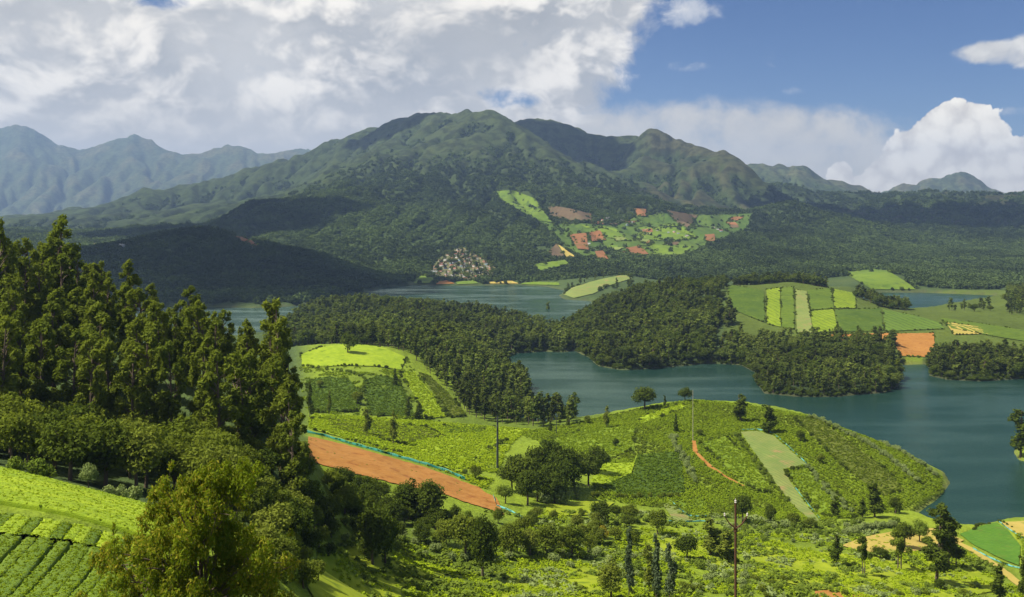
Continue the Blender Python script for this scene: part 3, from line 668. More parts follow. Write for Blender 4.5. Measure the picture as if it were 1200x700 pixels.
# far shore, village ground and mountain fields
field('shore_meadow', [(484,330),(495,323),(510,328),(513,332),(486,333)], 'mtn_bright'); field('shore_meadow', [(534,331),(556,329),(560,333),(536,334)], 'mtn_bright')
field('shore_meadow', [(572,331),(600,330),(608,333),(574,333)], 'stubble'); field('shore_meadow', [(610,333),(625,331),(655,332),(656,335),(612,334)], 'mtn_bright')
field('shore_bank', [(512,331),(524,329),(533,333),(511,334)], 'red_soil')
field('village_ground', [(503,321),(515,303),(530,294),(542,290),(556,297),(572,308),(581,314),(578,326),(545,329),(512,327)], 'village_soil', 'brown hillside clearing under the far village')
for p, m in (([(578,226),(600,224),(627,234),(640,253),(647,262),(630,260),(593,239)], 'mtn_bright'), ([(630,258),(650,264),(668,276),(680,290),(700,298),(690,303),(664,292),(648,274)], 'mtn_green'), ([(643,242),(668,246),(693,252),(693,261),(660,259),(643,253)], 'brown_soil'),
             ([(648,264),(693,263),(720,267),(747,254),(780,251),(830,253),(880,251),(876,270),(830,288),(800,301),(760,303),(720,294),(680,288),(660,275)], 'mtn_green'),
             ([(748,268),(800,268),(818,280),(790,284),(752,282)], 'mtn_bright'),([(700,266),(722,270),(738,284),(712,280)], 'mtn_bright'),([(762,288),(812,290),(800,300),(765,301)], 'mtn_bright')):
    field('mountain_field', p, m, lift=2.2 if m == 'mtn_green' else 4.2)
for p, m in (([(667,277),(687,275),(690,295),(677,294)], 'red_soil_dark'), ([(690,275),(703,272),(710,283),(694,285)], 'red_soil_dark'), ([(697,297),(707,296),(713,306),(700,305)], 'red_soil_dark'), ([(743,246),(757,247),(757,255),(747,255)], 'red_soil_dark'),
             ([(780,248),(818,254),(806,269),(794,263)], 'brown_soil'), ([(733,293),(750,290),(760,300),(745,302)], 'red_soil_dark'), ([(826,277),(837,276),(838,284),(828,285)], 'red_soil_dark'), ([(643,297),(652,288),(662,303),(648,303)], 'brown_soil'), ([(653,288),(674,303),(664,304)], 'stubble'),
             ([(627,312),(662,307),(667,312),(632,320)], 'mtn_bright'), ([(752,271),(764,270),(765,274),(754,274)], 'red_soil_dark')):
    field('mountain_field', p, m, lift=5.5)
pg = random.Random(5)                                  # many small plots over the bowl of fields
for i in range(46):
    u, v_ = pg.uniform(650, 872), pg.uniform(247, 300)
    if not in_poly(np.array(u), np.array(v_), [(650,262),(693,258),(747,250),(800,247),(874,252),(868,268),(825,287),(798,299),(762,302),(720,296),(684,292)]): continue
    w_, h_, sk = pg.uniform(6, 15), pg.uniform(2.0, 4.5), pg.uniform(-4, 4)
    field('mountain_field', [(u-w_/2+sk, v_-h_/2), (u+w_/2+sk, v_-h_/2+pg.uniform(-1, 1)), (u+w_/2-sk, v_+h_/2), (u-w_/2-sk, v_+h_/2+pg.uniform(-1, 1))], pg.choice(('mtn_bright', 'mtn_bright', 'mtn_green', 'brown_soil', 'red_soil_dark', 'fallow', 'tea_dark')), lift=3.0+0.05*i, clear=False)
field('headland', [(660,346),(670,338),(700,329),(733,322),(741,327),(715,335),(695,345),(672,350)], 'fallow', 'grassy tan headland reaching into the far lake')
field('bare_slope', [(274,277),(290,279),(306,291),(298,292)], 'red_soil_dark', 'red earth scar on the dark hill')

# ------------------------------------------------------------------ plants
def LM(k, c1, c2, tr=0.3, dry=None, far=False): M[k] = leaf_mat('leaves_'+k, c1, c2, tr, dry, far)
LM('euc', (0.085, 0.125, 0.014), (0.21, 0.25, 0.030), 0.42)
LM('dark', (0.042, 0.070, 0.010), (0.115, 0.150, 0.019), 0.35)
LM('big', (0.11, 0.165, 0.010), (0.28, 0.33, 0.022), 0.45, (0.34, 0.30, 0.035))
LM('wood', (0.038, 0.063, 0.012), (0.125, 0.150, 0.026), 0.35, None, 'near')
LM('mtn', (0.040, 0.062, 0.018), (0.074, 0.104, 0.030), 0.22, None, True)
LM('shrub', (0.10, 0.155, 0.020), (0.20, 0.26, 0.034), 0.32)
LM('sage', (0.16, 0.22, 0.065), (0.30, 0.36, 0.125), 0.3)
LM('yellow', (0.22, 0.20, 0.02), (0.34, 0.26, 0.03), 0.3)
LM('light', (0.105, 0.145, 0.020), (0.22, 0.25, 0.035), 0.35)
LM('blue', (0.060, 0.090, 0.042), (0.13, 0.165, 0.085), 0.25)
LM('tea_d', (0.062, 0.11, 0.010), (0.125, 0.185, 0.014), 0.25)
LM('tea_y', (0.17, 0.265, 0.010), (0.33, 0.41, 0.016), 0.25)
LM('tea_g', (0.11, 0.18, 0.010), (0.23, 0.30, 0.016), 0.25)
LM('tea_o', (0.075, 0.115, 0.010), (0.15, 0.19, 0.016), 0.25)
M['bark'] = plain_mat('bark', (0.115, 0.085, 0.06), 0.95, 0.45, scale=3.0)
M['bark_pale'] = plain_mat('bark_pale', (0.30, 0.25, 0.19), 0.9, 0.4, scale=2.0)
rng = np.random.default_rng(7)
def leaves(clumps, n, size, rng, shell=0.55, up=0.35, aspect=1.7, droop=0.0):
    """leaf faces spread through ellipsoid clumps (cx,cy,cz,rx,ry,rz); n faces for a clump of 1 m radius area weight"""
    c = np.asarray(clumps, float); wgt = (c[:, 3]*c[:, 4]+c[:, 3]*c[:, 5]+c[:, 4]*c[:, 5]); wgt /= wgt.sum()
    k = rng.choice(len(c), n, p=wgt); c = c[k]
    d = rng.normal(size=(n, 3)); d /= np.linalg.norm(d, axis=1, keepdims=True)
    r = shell+(1.08-shell)*rng.random(n)**0.7
    p = c[:, :3]+d*r[:, None]*c[:, 3:]
    nr = d+0.75*rng.normal(size=(n, 3))+np.array((0, 0, up)); nr /= np.linalg.norm(nr, axis=1, keepdims=True)
    t = np.cross(nr, rng.normal(size=(n, 3))+np.array((0, 0, -droop))); t /= np.linalg.norm(t, axis=1, keepdims=True)+1e-9
    b = np.cross(nr, t); s = (size*(0.6+0.8*rng.random(n)))[:, None]
    t, b = t*s*0.5, b*s*0.5*aspect
    v = np.stack([p-b, p+t*0.9-b*0.1, p+b, p-t*0.9-b*0.1], 1).reshape(-1, 3)
    return v, np.arange(4*n).reshape(n, 4)
def tube(path, radii, seg=6):
    path = np.asarray(path, float); v = []; f = []
    for i, p in enumerate(path):
        t = path[min(i+1, len(path)-1)]-path[max(i-1, 0)]; t /= np.linalg.norm(t)+1e-9
        a = np.cross(t, (0.31, 0.9, 0.2)); a /= np.linalg.norm(a)+1e-9; b = np.cross(t, a)
        an = np.arange(seg)*2*np.pi/seg
        v.append(p+radii[i]*(np.cos(an)[:, None]*a+np.sin(an)[:, None]*b))
    for i in range(len(path)-1):
        j = np.arange(seg); k = (j+1) % seg
        f.append(np.stack([i*seg+j, i*seg+k, (i+1)*seg+k, (i+1)*seg+j], -1))
    return np.concatenate(v), np.concatenate(f)
def join(parts):
    v = []; f = []; n = 0
    for a, b in parts: v.append(a); f.append(b+n); n += len(a)
    return np.concatenate(v), np.concatenate(f)
def branch(a, b, r0, r1, bend, rng, seg=5, n=4):
    a, b = np.array(a, float), np.array(b, float); t = np.linspace(0, 1, n+1)[:, None]
    off = rng.normal(size=3)*bend*np.linalg.norm(b-a); p = a+(b-a)*t+off*(t*(1-t)*4)*0.5
    return tube(p, np.linspace(r0, r1, n+1), seg)
def make_tree(kind, seed):
    """returns (crown v,f), (trunk v,f) for a tree 1 m tall"""
    g = np.random.default_rng(seed); cl = []; tr = []
    if kind == 'euc':                                     # tall gum: long trunk, tiers of tufts
        top = np.array((g.normal()*0.04, g.normal()*0.04, 0.93)); tr.append(branch((0,0,-0.04), top, 0.016, 0.004, 0.04, g, 6, 7))
        n = 24
        for i in range(n):
            z = 0.22+0.74*(i+g.random()*0.8)/n; w = 0.115*(1-((z-0.5)/0.62)**2)**0.5 if abs(z-0.5) < 0.6 else 0.03
            a = g.random()*6.28; r = w*(0.35+0.75*g.random()); s = 0.034+0.034*g.random()*(1.25-z)
            c = (top[0]*z+math.cos(a)*r, top[1]*z+math.sin(a)*r, z); cl.append(c+(s, s, s*(0.85+0.5*g.random())))
            tr.append(branch((top[0]*z, top[1]*z, z-0.10), c, 0.006, 0.002, 0.12, g, 4, 2))
        cl.append((top[0], top[1], 0.955, 0.035, 0.035, 0.05))
        return leaves(cl, 3600, 0.0165, g, 0.25, 0.3, 2.3, 0.9), join(tr)
    if kind == 'round':
        tr.append(branch((0,0,-0.05), (g.normal()*0.03, g.normal()*0.03, 0.55), 0.028, 0.015, 0.06, g, 6, 4))
        for i in range(26):
            q = g.normal(size=3); q /= np.linalg.norm(q); q[2] = abs(q[2])*1.0-0.35 if i > 3 else q[2]
            r = 0.29*(0.5+0.5*g.random()); s = 0.11+0.08*g.random(); q[2] = q[2] if i % 3 else -abs(q[2])
            c = (q[0]*r*1.05, q[1]*r*1.05, 0.50+q[2]*r*1.25); cl.append(c+(s, s, s*0.85))
            if i < 9: tr.append(branch((0, 0, 0.35), c, 0.014, 0.005, 0.1, g, 4, 2))
        return leaves(cl, 3000, 0.034, g, 0.4, 0.5, 1.6), join(tr)
    if kind == 'slim':
        tr.append(branch((0,0,-0.04), (g.normal()*0.02, 0, 0.92), 0.014, 0.004, 0.03, g, 5, 5))
        for i in range(13):
            z = 0.22+0.74*(i+g.random())/13.5; s = 0.085*(1.15-z)+0.018
            cl.append((g.normal()*0.03, g.normal()*0.03, z, s, s, s*1.25))
        return leaves(cl, 1100, 0.032, g, 0.4, 0.2, 1.6, 0.5), join(tr)
    if kind == 'lolly':                                   # bare stems with a head of leaves
        for q in (-1, 1):
            tr.append(branch((q*0.05,0,-0.04), (q*0.07+g.normal()*0.02, 0, 0.7), 0.014, 0.008, 0.03, g, 5, 4))
        for i in range(14):
            z = 0.48+0.48*(i+g.random())/14.5; w = 0.17*math.sin(min(1, (1.02-z)/0.5)*2.2)
            cl.append((g.normal()*w*0.6, g.normal()*w*0.6, z, 0.075, 0.075, 0.08))
        return leaves(cl, 1500, 0.034, g, 0.35, 0.3, 1.6, 0.4), join(tr)
    if kind == 'cone':
        tr.append(branch((0,0,-0.03), (0, 0, 0.9), 0.02, 0.005, 0.02, g, 5, 4))
        for i in range(16):
            z = 0.10+0.85*(i+g.random()*0.5)/16; w = 0.22*(1.03-z)**0.8; a = g.random()*6.28; r = w*0.45*g.random()
            cl.append((math.cos(a)*r, math.sin(a)*r, z, w*0.8, w*0.8, 0.075))
        return leaves(cl, 1300, 0.036, g, 0.5, 0.3, 1.6), join(tr)
    if kind == 'shrub':
        for i in range(5): tr.append(branch((g.normal()*0.05, g.normal()*0.05, -0.03), (g.normal()*0.3, g.normal()*0.3, 0.6), 0.02, 0.008, 0.1, g, 4, 2))
        for i in range(9):
            a = g.random()*6.28; r = 0.42*g.random()**0.6; s = 0.22+0.12*g.random()
            cl.append((math.cos(a)*r, math.sin(a)*r, 0.34+0.34*g.random()*(1-r), s, s, s*0.95))
        return leaves(cl, 700, 0.095, g, 0.4, 0.6, 1.5), join(tr)
    if kind == 'wood':                                    # plantation tree of the far groves
        tr.append(branch((0,0,-0.05), (0, 0, 0.85), 0.016, 0.006, 0.02, g, 4, 2))
        lean = g.normal(size=2)*0.05; wd = 0.75+0.75*g.random(); blunt = 0.9+0.7*g.random()
        for i in range(8):
            z = 0.24+0.70*(i+g.random()*0.7)/8; w = 0.15*wd*min(1.0, (1.04-z)/0.34)**(0.6/blunt)*min(1.0, 0.45+z)
            a = g.random()*6.28; r = w*0.8*g.random()
            cl.append((math.cos(a)*r+lean[0]*z, math.sin(a)*r+lean[1]*z, z, w*0.65, w*0.65, 0.07))
        return leaves(cl, 260, 0.062, g, 0.45, 0.8, 1.5), join(tr)
    if kind == 'big':
        base = np.array((0, 0, 0.0)); fork = np.array((0.02, 0, 0.26)); tr.append(branch((0,0,-0.06), fork, 0.032, 0.024, 0.05, g, 9, 4))
        for i in range(24):
            a = i*2.4+g.random()*0.6; e = -0.15+1.5*g.random(); L = 0.28+0.40*g.random()
            q = fork+np.array((math.cos(a)*math.cos(e)*1.05, math.sin(a)*math.cos(e)*1.05, math.sin(e)*1.05))*L
            tr.append(branch(fork, q, 0.015, 0.006, 0.16, g, 6, 5))
            for j in range(7):
                w = q+g.normal(size=3)*np.array((0.10, 0.10, 0.08)); w[2] = min(w[2], 0.93)
                tr.append(branch(fork+(q-fork)*(0.5+0.4*g.random()), w, 0.006, 0.002, 0.12, g, 4, 3))
                s = 0.036+0.038*g.random(); cl.append((w[0], w[1], w[2], s, s, s*0.95))
                for m_ in range(2):
                    w2 = w+g.normal(size=3)*0.05; s = 0.022+0.026*g.random(); cl.append((w2[0], w2[1], w2[2], s, s, s*1.1))
                    tr.append(branch(w-np.array((0,0,0.03)), w2, 0.0022, 0.001, 0.1, g, 3, 2))
        for i in range(70):
            q = g.normal(size=3); q /= np.linalg.norm(q); s = 0.035+0.035*g.random(); r = 0.55+0.45*g.random()
            cl.append((q[0]*0.36*r, q[1]*0.36*r, 0.42+q[2]*0.34*r, s, s, s))
        return leaves(cl, 80000, 0.0110, g, 0.2, 0.25, 2.2, 0.9), join(tr)
PROTO = {}
def proto(kind, leafm, variant, bark='bark'):
    k = (kind, leafm, variant, bark)
    if k not in PROTO:
        gk = (kind, variant)
        if gk not in PROTO: PROTO[gk] = make_tree(kind, hash_seed(kind)+variant)
        (cv, cf), (tv, tf) = PROTO[gk]
        nm = kind+'_'+leafm
        PROTO[k] = (mesh_np(nm+'_crown', cv, cf, (M[leafm],)), mesh_np(nm+'_trunk', tv, tf, (M[bark],), True))
    return PROTO[k]
def hash_seed(s): return sum(ord(c)*(i+3) for i, c in enumerate(s))*13
prng = random.Random(11)
NV = {'euc': 5, 'round': 5, 'slim': 3, 'lolly': 2, 'cone': 2, 'shrub': 4, 'wood': 10, 'big': 1}
def tree(name, kind, leafm, loc, h, label, cat='tree', group=None, w=1.0, bark='bark', sink=0.0, variant=None):
    cm, tm = proto(kind, leafm, prng.randrange(NV[kind]) if variant is None else variant, bark)
    e = link(name, None, loc=(loc[0], loc[1], loc[2]-sink)); e.empty_display_size = 0.1
    e.rotation_euler = (0, 0, prng.random()*6.28); ws = w*(0.9+0.25*prng.random()); e.scale = (h*ws, h*ws, h)
    link('crown', cm, e); link('stems' if kind == 'shrub' else 'trunk', tm, e)
    return tag(e, label, cat, group)
def tree_px(name, kind, leafm, px, base, top, label, cat='tree', group=None, w=1.0, bark='bark', variant=None):
    s = see(px, base)
    if not s: return None
    return tree(name, kind, leafm, s, (base-top)*s[1]/F, label, cat, group, w, bark, 0.0, variant)
def free(x, y, pad=0.0, more=()):
    ok = np.ones(np.shape(x), bool)
    for a in list(FIELDS)+list(more):
        lo, hi = a.min(0)-pad, a.max(0)+pad; m = (x > lo[0]) & (x < hi[0]) & (y > lo[1]) & (y < hi[1]) & ok
        if m.any():
            i = np.nonzero(m)[0]; bad = in_poly(x[i], y[i], a)
            if pad: bad |= poly_dist(x[i], y[i], a) < pad
            ok[i[bad]] = False
    return ok
# geometry-node scatter for masses nobody could count
def scatter(name, pts, scl, protos, label, cat=None):
    col = bpy.data.collections.new(name+'_kinds')
    for i, (meshes) in enumerate(protos):
        ob = bpy.data.objects.new('%s_kind%d' % (name, i), meshes); col.objects.link(ob)
    n = len(pts); me = bpy.data.meshes.new(name); me.vertices.add(n); me.vertices.foreach_set('co', np.asarray(pts, np.float32).ravel())
    def attr(nm, typ, arr, key): me.attributes.new(nm, typ, 'POINT').data.foreach_set(key, np.asarray(arr).ravel())
    attr('scl', 'FLOAT_VECTOR', np.asarray(scl, np.float32), 'vector')
    rot = np.zeros((n, 3), np.float32); rot[:, 2] = rng.random(n)*6.28; attr('rot', 'FLOAT_VECTOR', rot, 'vector')
    attr('idx', 'INT', rng.integers(0, len(protos), n).astype(np.int32), 'value')
    o = link(name, me)
    ng = bpy.data.node_groups.new(name+'_scatter', 'GeometryNodeTree')
    ng.interface.new_socket('Geometry', in_out='INPUT', socket_type='NodeSocketGeometry'); ng.interface.new_socket('Geometry', in_out='OUTPUT', socket_type='NodeSocketGeometry')
    N = ng.nodes; gi = N.new('NodeGroupInput'); go = N.new('NodeGroupOutput'); ip = N.new('GeometryNodeInstanceOnPoints'); ci = N.new('GeometryNodeCollectionInfo')
    ci.inputs[0].default_value = col; ci.inputs['Separate Children'].default_value = True; ci.inputs['Reset Children'].default_value = True
    def na(nm, typ):
        a = N.new('GeometryNodeInputNamedAttribute'); a.data_type = typ; a.inputs[0].default_value = nm; return a.outputs[0]
    L = ng.links.new
    L(gi.outputs[0], ip.inputs['Points']); L(ci.outputs[0], ip.inputs['Instance']); ip.inputs['Pick Instance'].default_value = True
    L(na('idx', 'INT'), ip.inputs['Instance Index']); L(na('rot', 'FLOAT_VECTOR'), ip.inputs['Rotation']); L(na('scl', 'FLOAT_VECTOR'), ip.inputs['Scale'])
    L(ip.outputs[0], go.inputs[0])
    md = o.modifiers.new('scatter', 'NODES'); md.node_group = ng
    return tag(o, label, cat, kind='stuff')
def merged(kind, leafm, variant):
    """crown and trunk in one mesh, for scattering"""
    gk = (kind, variant)
    if gk not in PROTO: PROTO[gk] = make_tree(kind, hash_seed(kind)+variant)
    (cv, cf), (tv, tf) = PROTO[gk]; v, f = join([(cv, cf), (tv, tf)])
    return mesh_np(kind+leafm, v, f, (M[leafm], M['bark']), False, np.r_[np.zeros(len(cf)), np.ones(len(tf))])
def rand_plan(n, px0, px1, D0, D1):
    """points spread evenly over the ground between two bearings and distances"""
    D = np.sqrt(D0*D0+(D1*D1-D0*D0)*rng.random(n)); px = px0+(px1-px0)*rng.random(n)
    x = (px-PX0)/F*D; return x, D, px
def thin(x, y, dmin):
    """keep points at least dmin apart"""
    seen = {}; keep = []
    for i, (a, b) in enumerate(zip(x.tolist(), y.tolist())):
        k = (int(a//dmin), int(b//dmin)); ok = True
        for u in (-1, 0, 1):
            for w_ in (-1, 0, 1):
                j = seen.get((k[0]+u, k[1]+w_))
                if j is not None and (x[j]-a)**2+(y[j]-b)**2 < dmin*dmin: ok = False
        if ok: seen[k] = i; keep.append(i)
    return np.array(keep, int)
# groves round the lake: the nearest 300 trees are single trees, the rest one mass
VIL = [(503,321),(515,303),(530,294),(542,290),(556,297),(572,308),(581,314),(578,326),(545,329),(512,327)]
def grove_points():
    X_, Y_, P_ = [], [], []
    def add(n, px0, px1, D0, D1, test=None, dmin=6.2, keepout=True):
        x, y, px = rand_plan(n, px0, px1, D0, D1); ok = sample(GS, x, y) > 0.8
        if test is not None: ok &= test(px, y)
        x, y, px = x[ok], y[ok], px[ok]; k = thin(x, y, dmin); x, y = x[k], y[k]; ok = free(x, y, 2.0) if keepout else np.ones(len(x), bool)
        X_.append(x[ok]); Y_.append(y[ok])
    edge = lambda px: np.interp(px, [335, 400, 480, 500, 520, 548, 606, 640], [1000, 905, 835, 765, 722, 662, 640, 640])
    add(26000, 320, 676, 640, 1640, lambda px, D: D > edge(px))
    add(22000, 650, 875, 940, 1700, lambda px, D: px < 851+14*np.sin(D/31.0)+9*np.sin(D/11.0)-8*(D < 1250))
    add(12000, 853, 1060, 820, 1105, lambda px, D: ~((px > 1046) & (D > 1030)))
    add(18000, 846, 1064, 1330, 1560, lambda px, D: np.abs(D-35-np.interp(px, [846, 890, 930, 965, 1000, 1040, 1064], [1440, 1450, 1460, 1440, 1400, 1360, 1340])) < 42)
    add(6000, 1082, 1300, 900, 1050, lambda px, D: D < np.interp(px, [1082, 1100, 1120, 1150, 1300], [1010, 1060, 1075, 1055, 1045]))
    add(2500, 1180, 1350, 1300, 1850, None, 9.0)
    add(60, 1105, 1165, 1350, 1440, None, 16.0)
    add(200, 664, 740, 1900, 2060, None, 15.0); add(700, 503, 581, 2270, 2800, lambda px, D: in_poly(px, PY0+(H-ground((px-PX0)/F*D, D))*F/D, VIL), 13.0, False)
    return np.concatenate(X_), np.concatenate(Y_)
gx, gy = grove_points(); gzv = ground(gx, gy)
gh = (9.5+12.5*rng.random(len(gx))**1.3)*np.where(gy > 1250, 0.9, 1.0); gh *= np.where((gx/gy*F+PX0 > 880) & (gy < 1110), 0.85, 1.0)
order = np.argsort(gy); first = order[:300]; rest = order[300:]
for i in first.tolist():
    px = gx[i]/gy[i]*F+PX0
    dp = 'at the water edge' if float(sample(GS, gx[i:i+1], gy[i:i+1])[0]) < 9 else 'back from the water'
    side = ('slender dark tree of the left headland grove, ' + ('near the tea slope, ' if px < 560 else 'on its outer tip, ') if px < 640 else 'slender dark tree of the low island grove, ' + ('left half, ' if px < 970 else 'right half, '))+dp
    tree('grove_tree', 'wood', 'wood', (gx[i], gy[i], gzv[i]), gh[i], side, 'tree', 'trees of the lakeside groves', 1.15)
wsc = gh[rest][:, None]*np.stack([1.2+0.5*rng.random(len(rest)), 1.2+0.5*rng.random(len(rest)), np.ones(len(rest))], 1)
scatter('lakeside_woods', np.stack([gx, gy, gzv], -1)[rest], wsc, [merged('wood', 'wood', v) for v in range(10)]+[merged('round', 'dark', 0), merged('round', 'wood', 1), merged('euc', 'euc', 0)], 'dense dark woods covering the headlands round the lake', 'woods')
# dark scrub at the water's edge below the woods
x, y, px = rand_plan(60000, 560, 1300, 600, 1300); q = sample(GS, x, y)
ok = (q > 0.2) & (q < 26) & (rng.random(len(q)) < np.where(q < 6, 1, 0.35)) & ((y > 880) | (px < 640) | ((px > 860) & (px < 1070) & (y > 800))) & ~((px > 1050) & (px < 1086)); x, y = x[ok], y[ok]; s = 2.0+2.5*rng.random(len(x))
scatter('shore_scrub', np.stack([x, y, ground(x, y)], -1), np.stack([s, s, s], -1), [merged('shrub', 'dark', v) for v in range(3)], 'dark scrub overhanging the water along the wooded shores', 'scrub')
# forest on the mountains
def tuft(seed):
    g = np.random.default_rng(seed); cl = []
    for i in range(4):
        h = 0.7+0.35*g.random(); a = i*1.57+g.random(); r = 0.28
        cl += [(math.cos(a)*r, math.sin(a)*r, h*0.72, 0.17, 0.17, h*0.28), (math.cos(a)*r, math.sin(a)*r, h*0.4, 0.23, 0.23, h*0.26)]
    v, f = leaves(cl, 70, 0.24, g, 0.6, 0.5, 1.3); return mesh_np('tuft', v, f, (M['mtn'],))
x, y, px = rand_plan(380000, -90, 1290, 1640, 8300)
ok = (rng.random(len(x)) < np.clip((3200/y)**1.3, 0, 1)*0.95) & ((y > 2170) | (px < 470) | ((px > 1060) & (y > 2020))) & (rng.random(len(x)) < np.maximum(sstep(y, 4700, 3500), np.maximum(0.6*sstep(sample(GUP, x, y), 0.12, 0.0), 0.55*((px > 890) & (y < 6300))))) & (sample(GS, x, y) > 4)
x, y, px = x[ok], y[ok], px[ok]
n2 = fbm(x/420, y/420, 47, 5); zz = ground(x, y)
bare = sstep(zz, 260, 620)*sstep(n2, -0.45, 0.45)*0.8+0.7*sstep(fbm(x/300, y/300, 58, 4), 0.2, 0.55)+((px > 748) & (px < 900) & (y > 4300) & (y < 6200))*(0.25+0.75*sstep(sample(GUP, x, y), 0.1, 0.5))+sstep(y, 5600, 6000)*0.45*sstep(sample(GUP, x, y), 0.1, 0.5)+((px > 985) & (y > 3900))*sstep(fbm(x/260, y/260, 52, 4), 0.12, 0.4)
ok = (rng.random(len(x)) > bare) & (free(x, y, 4.0) | ((rng.random(len(x)) < 0.035) & (y > 2350)))
x, y, zz = x[ok], y[ok], zz[ok]
s = (8+7*rng.random(len(x)))*np.clip(y/3600, 1.0, 1.25)
scatter('mountain_forest', np.stack([x, y, zz-1.0], -1), np.stack([s*1.15, s*1.15, s], -1), [tuft(900+i) for i in range(5)], 'dark forest covering the flanks of the mountains', 'forest')
print('grove', len(gx), 'mountain', len(x))

# crops and scrub close enough to show as plants
def low_bush(mat, seed, n=26, size=0.42):
    g = np.random.default_rng(seed); v, f = leaves([(0, 0, 0.32, 0.55, 0.55, 0.38), (0.25, 0.1, 0.4, 0.35, 0.35, 0.33), (-0.2, -0.15, 0.42, 0.35, 0.35, 0.34)], n, size, g, 0.6, 0.9, 1.3)
    return mesh_np('bush_'+mat, v, f, (M[mat],))
def crop(name, mat, n, px0, px1, D0, D1, test, label, size=(0.9, 1.5), dens=None, row=None):
    x, y, px = rand_plan(n, px0, px1, D0, D1)
    ok = (sample(GS, x, y) > 1.5) & test(px, y, PY0+(H-ground(x, y))*F/y)
    x, y = x[ok], y[ok]
    if row:                                              # planted in rows
        ang, sp = row; u = x*math.cos(ang)+y*math.sin(ang); w = -x*math.sin(ang)+y*math.cos(ang)
        u = np.round(u/sp)*sp+rng.normal(size=len(u))*0.12; x, y = u*math.cos(ang)-w*math.sin(ang), u*math.sin(ang)+w*math.cos(ang)
    if dens is not None:
        k = rng.random(len(x)) < dens(x, y); x, y = x[k], y[k]
    k = free(x, y, 0.5, [a for a, m_ in OWN]) if name != 'field_weeds' else np.ones(len(x), bool); x, y = x[k], y[k]
    s = size[0]+(size[1]-size[0])*rng.random(len(x))
    scatter(name, np.stack([x, y, ground(x, y)+0.1], -1), np.stack([s, s, s*0.9], -1), [low_bush(mat, 300+i) for i in range(4)], label, 'crop')
    print(name, len(x))
pat = lambda s, lo, hi, seed: (lambda x, y: sstep(fbm(x/s, y/s, seed, 3), lo, hi))
pp = lambda poly: (lambda px, D, py: in_poly(px, py, poly))
crop('tea_bushes', 'tea_y', 34000, 355, 640, 380, 680, pp([(364,488),(450,492),(560,499),(620,504),(600,520),(585,548),(570,575),(540,560),(450,528),(362,502)]), 'bright yellow green tea bushes on the terraces above the red field', row=(1.2, 2.6), dens=pat(30, -0.5, -0.15, 81))
crop('field_weeds', 'shrub', 900, 355, 600, 380, 480, pp([(361,514),(450,537),(535,564),(580,586),(588,602),(548,589),(440,561),(363,540)]), 'weeds and clods dotted over the red earth field', (0.25, 0.8), dens=pat(9, 0.0, 0.4, 93))
crop('tea_bushes', 'tea_g', 60000, 600, 1112, 430, 720, pp([(605,508),(660,499),(760,477),(812,469),(870,474),(950,488),(1000,500),(1060,528),(1104,560),(1100,580),(1050,600),(960,612),(840,606),(700,585),(690,540),(640,520)]), 'green tea bushes covering the near lakeside hill', row=(0.6, 3.1), dens=pat(42, -0.45, 0.05, 83))
crop('crop_scrub', 'tea_o', 24000, 600, 1112, 430, 720, pp([(605,508),(660,499),(760,477),(812,469),(870,474),(950,488),(1000,500),(1060,528),(1104,560),(1100,580),(1050,600),(960,612),(840,606),(700,585),(690,540),(640,520)]), 'olive scrub between the tea blocks of the near hill', dens=lambda x, y: 1-sstep(fbm(x/42, y/42, 83, 3), -0.35, 0.15))
crop('tea_bushes', 'tea_g', 9000, 350, 500, 590, 860, pp([(352,412),(410,402),(478,420),(500,460),(500,492),(360,490),(350,440)]), 'tea bushes on the left lakeside hill', dens=pat(25, 0.0, 0.3, 85))
own = {}
for arr, m_ in OWN:                                      # planted blocks keep the colour of their own bushes
    lo, hi = arr.min(0), arr.max(0); n = int((hi-lo).prod()/2.4); x = lo[0]+(hi[0]-lo[0])*rng.random(n); y = lo[1]+(hi[1]-lo[1])*rng.random(n)
    k = in_poly(x, y, arr); own.setdefault(m_, []).append(np.stack([x[k], y[k]], -1))
for m_, lst in own.items():
    q = np.concatenate(lst); lf = {'tea_bright': 'tea_y', 'tea_mid': 'tea_g', 'tea_dark': 'tea_d', 'olive': 'tea_o'}[m_]; k = free(q[:, 0], q[:, 1], 0.3) if False else np.ones(len(q), bool); s = 0.9+0.6*rng.random(len(q))
    scatter('tea_bushes', np.column_stack([q, ground(q[:, 0], q[:, 1])+0.35]), np.stack([s, s, s*0.8], -1), [low_bush(lf, 340+i) for i in range(4)], {'tea_bright': 'bright yellow green tea bushes of the brightest blocks', 'tea_mid': 'mid green tea bushes of the planted blocks', 'tea_dark': 'dark green tea bushes of the darkest blocks', 'olive': 'olive bushes of the dull blocks'}[m_], 'crop')
crop('meadow_tufts', 'tea_y', 42000, 360, 1210, 190, 420, pp([(560,640),(640,600),(760,620),(1000,630),(1130,645),(1210,690),(1210,705),(360,705),(370,640),(470,640)]), 'bright tufts of grass and low herbs in the near meadow', (0.6, 1.2), dens=pat(16, -0.25, 0.25, 87))
crop('meadow_scrub', 'shrub', 12000, 360, 1210, 190, 450, pp([(380,600),(640,600),(760,600),(1000,612),(1130,640),(1210,690),(1210,705),(360,705)]), 'green scrub scattered over the near meadow', (1.0, 2.2), dens=pat(24, -0.05, 0.35, 89))
crop('meadow_scrub', 'sage', 9000, 560, 1210, 190, 470, pp([(560,640),(640,600),(760,600),(1000,612),(1130,640),(1210,690),(1210,705),(560,705)]), 'pale scrub scattered over the near meadow', (1.0, 2.0), dens=pat(20, 0.1, 0.4, 91))

crop('field_weeds', 'tea_y', 2500, 980, 1140, 360, 480, pp([(986,640),(1060,621),(1130,634),(1062,648),(1010,648)]), 'tufts of grass in the dry stubble strip', (0.4, 1.0), dens=pat(9, -0.1, 0.3, 94))
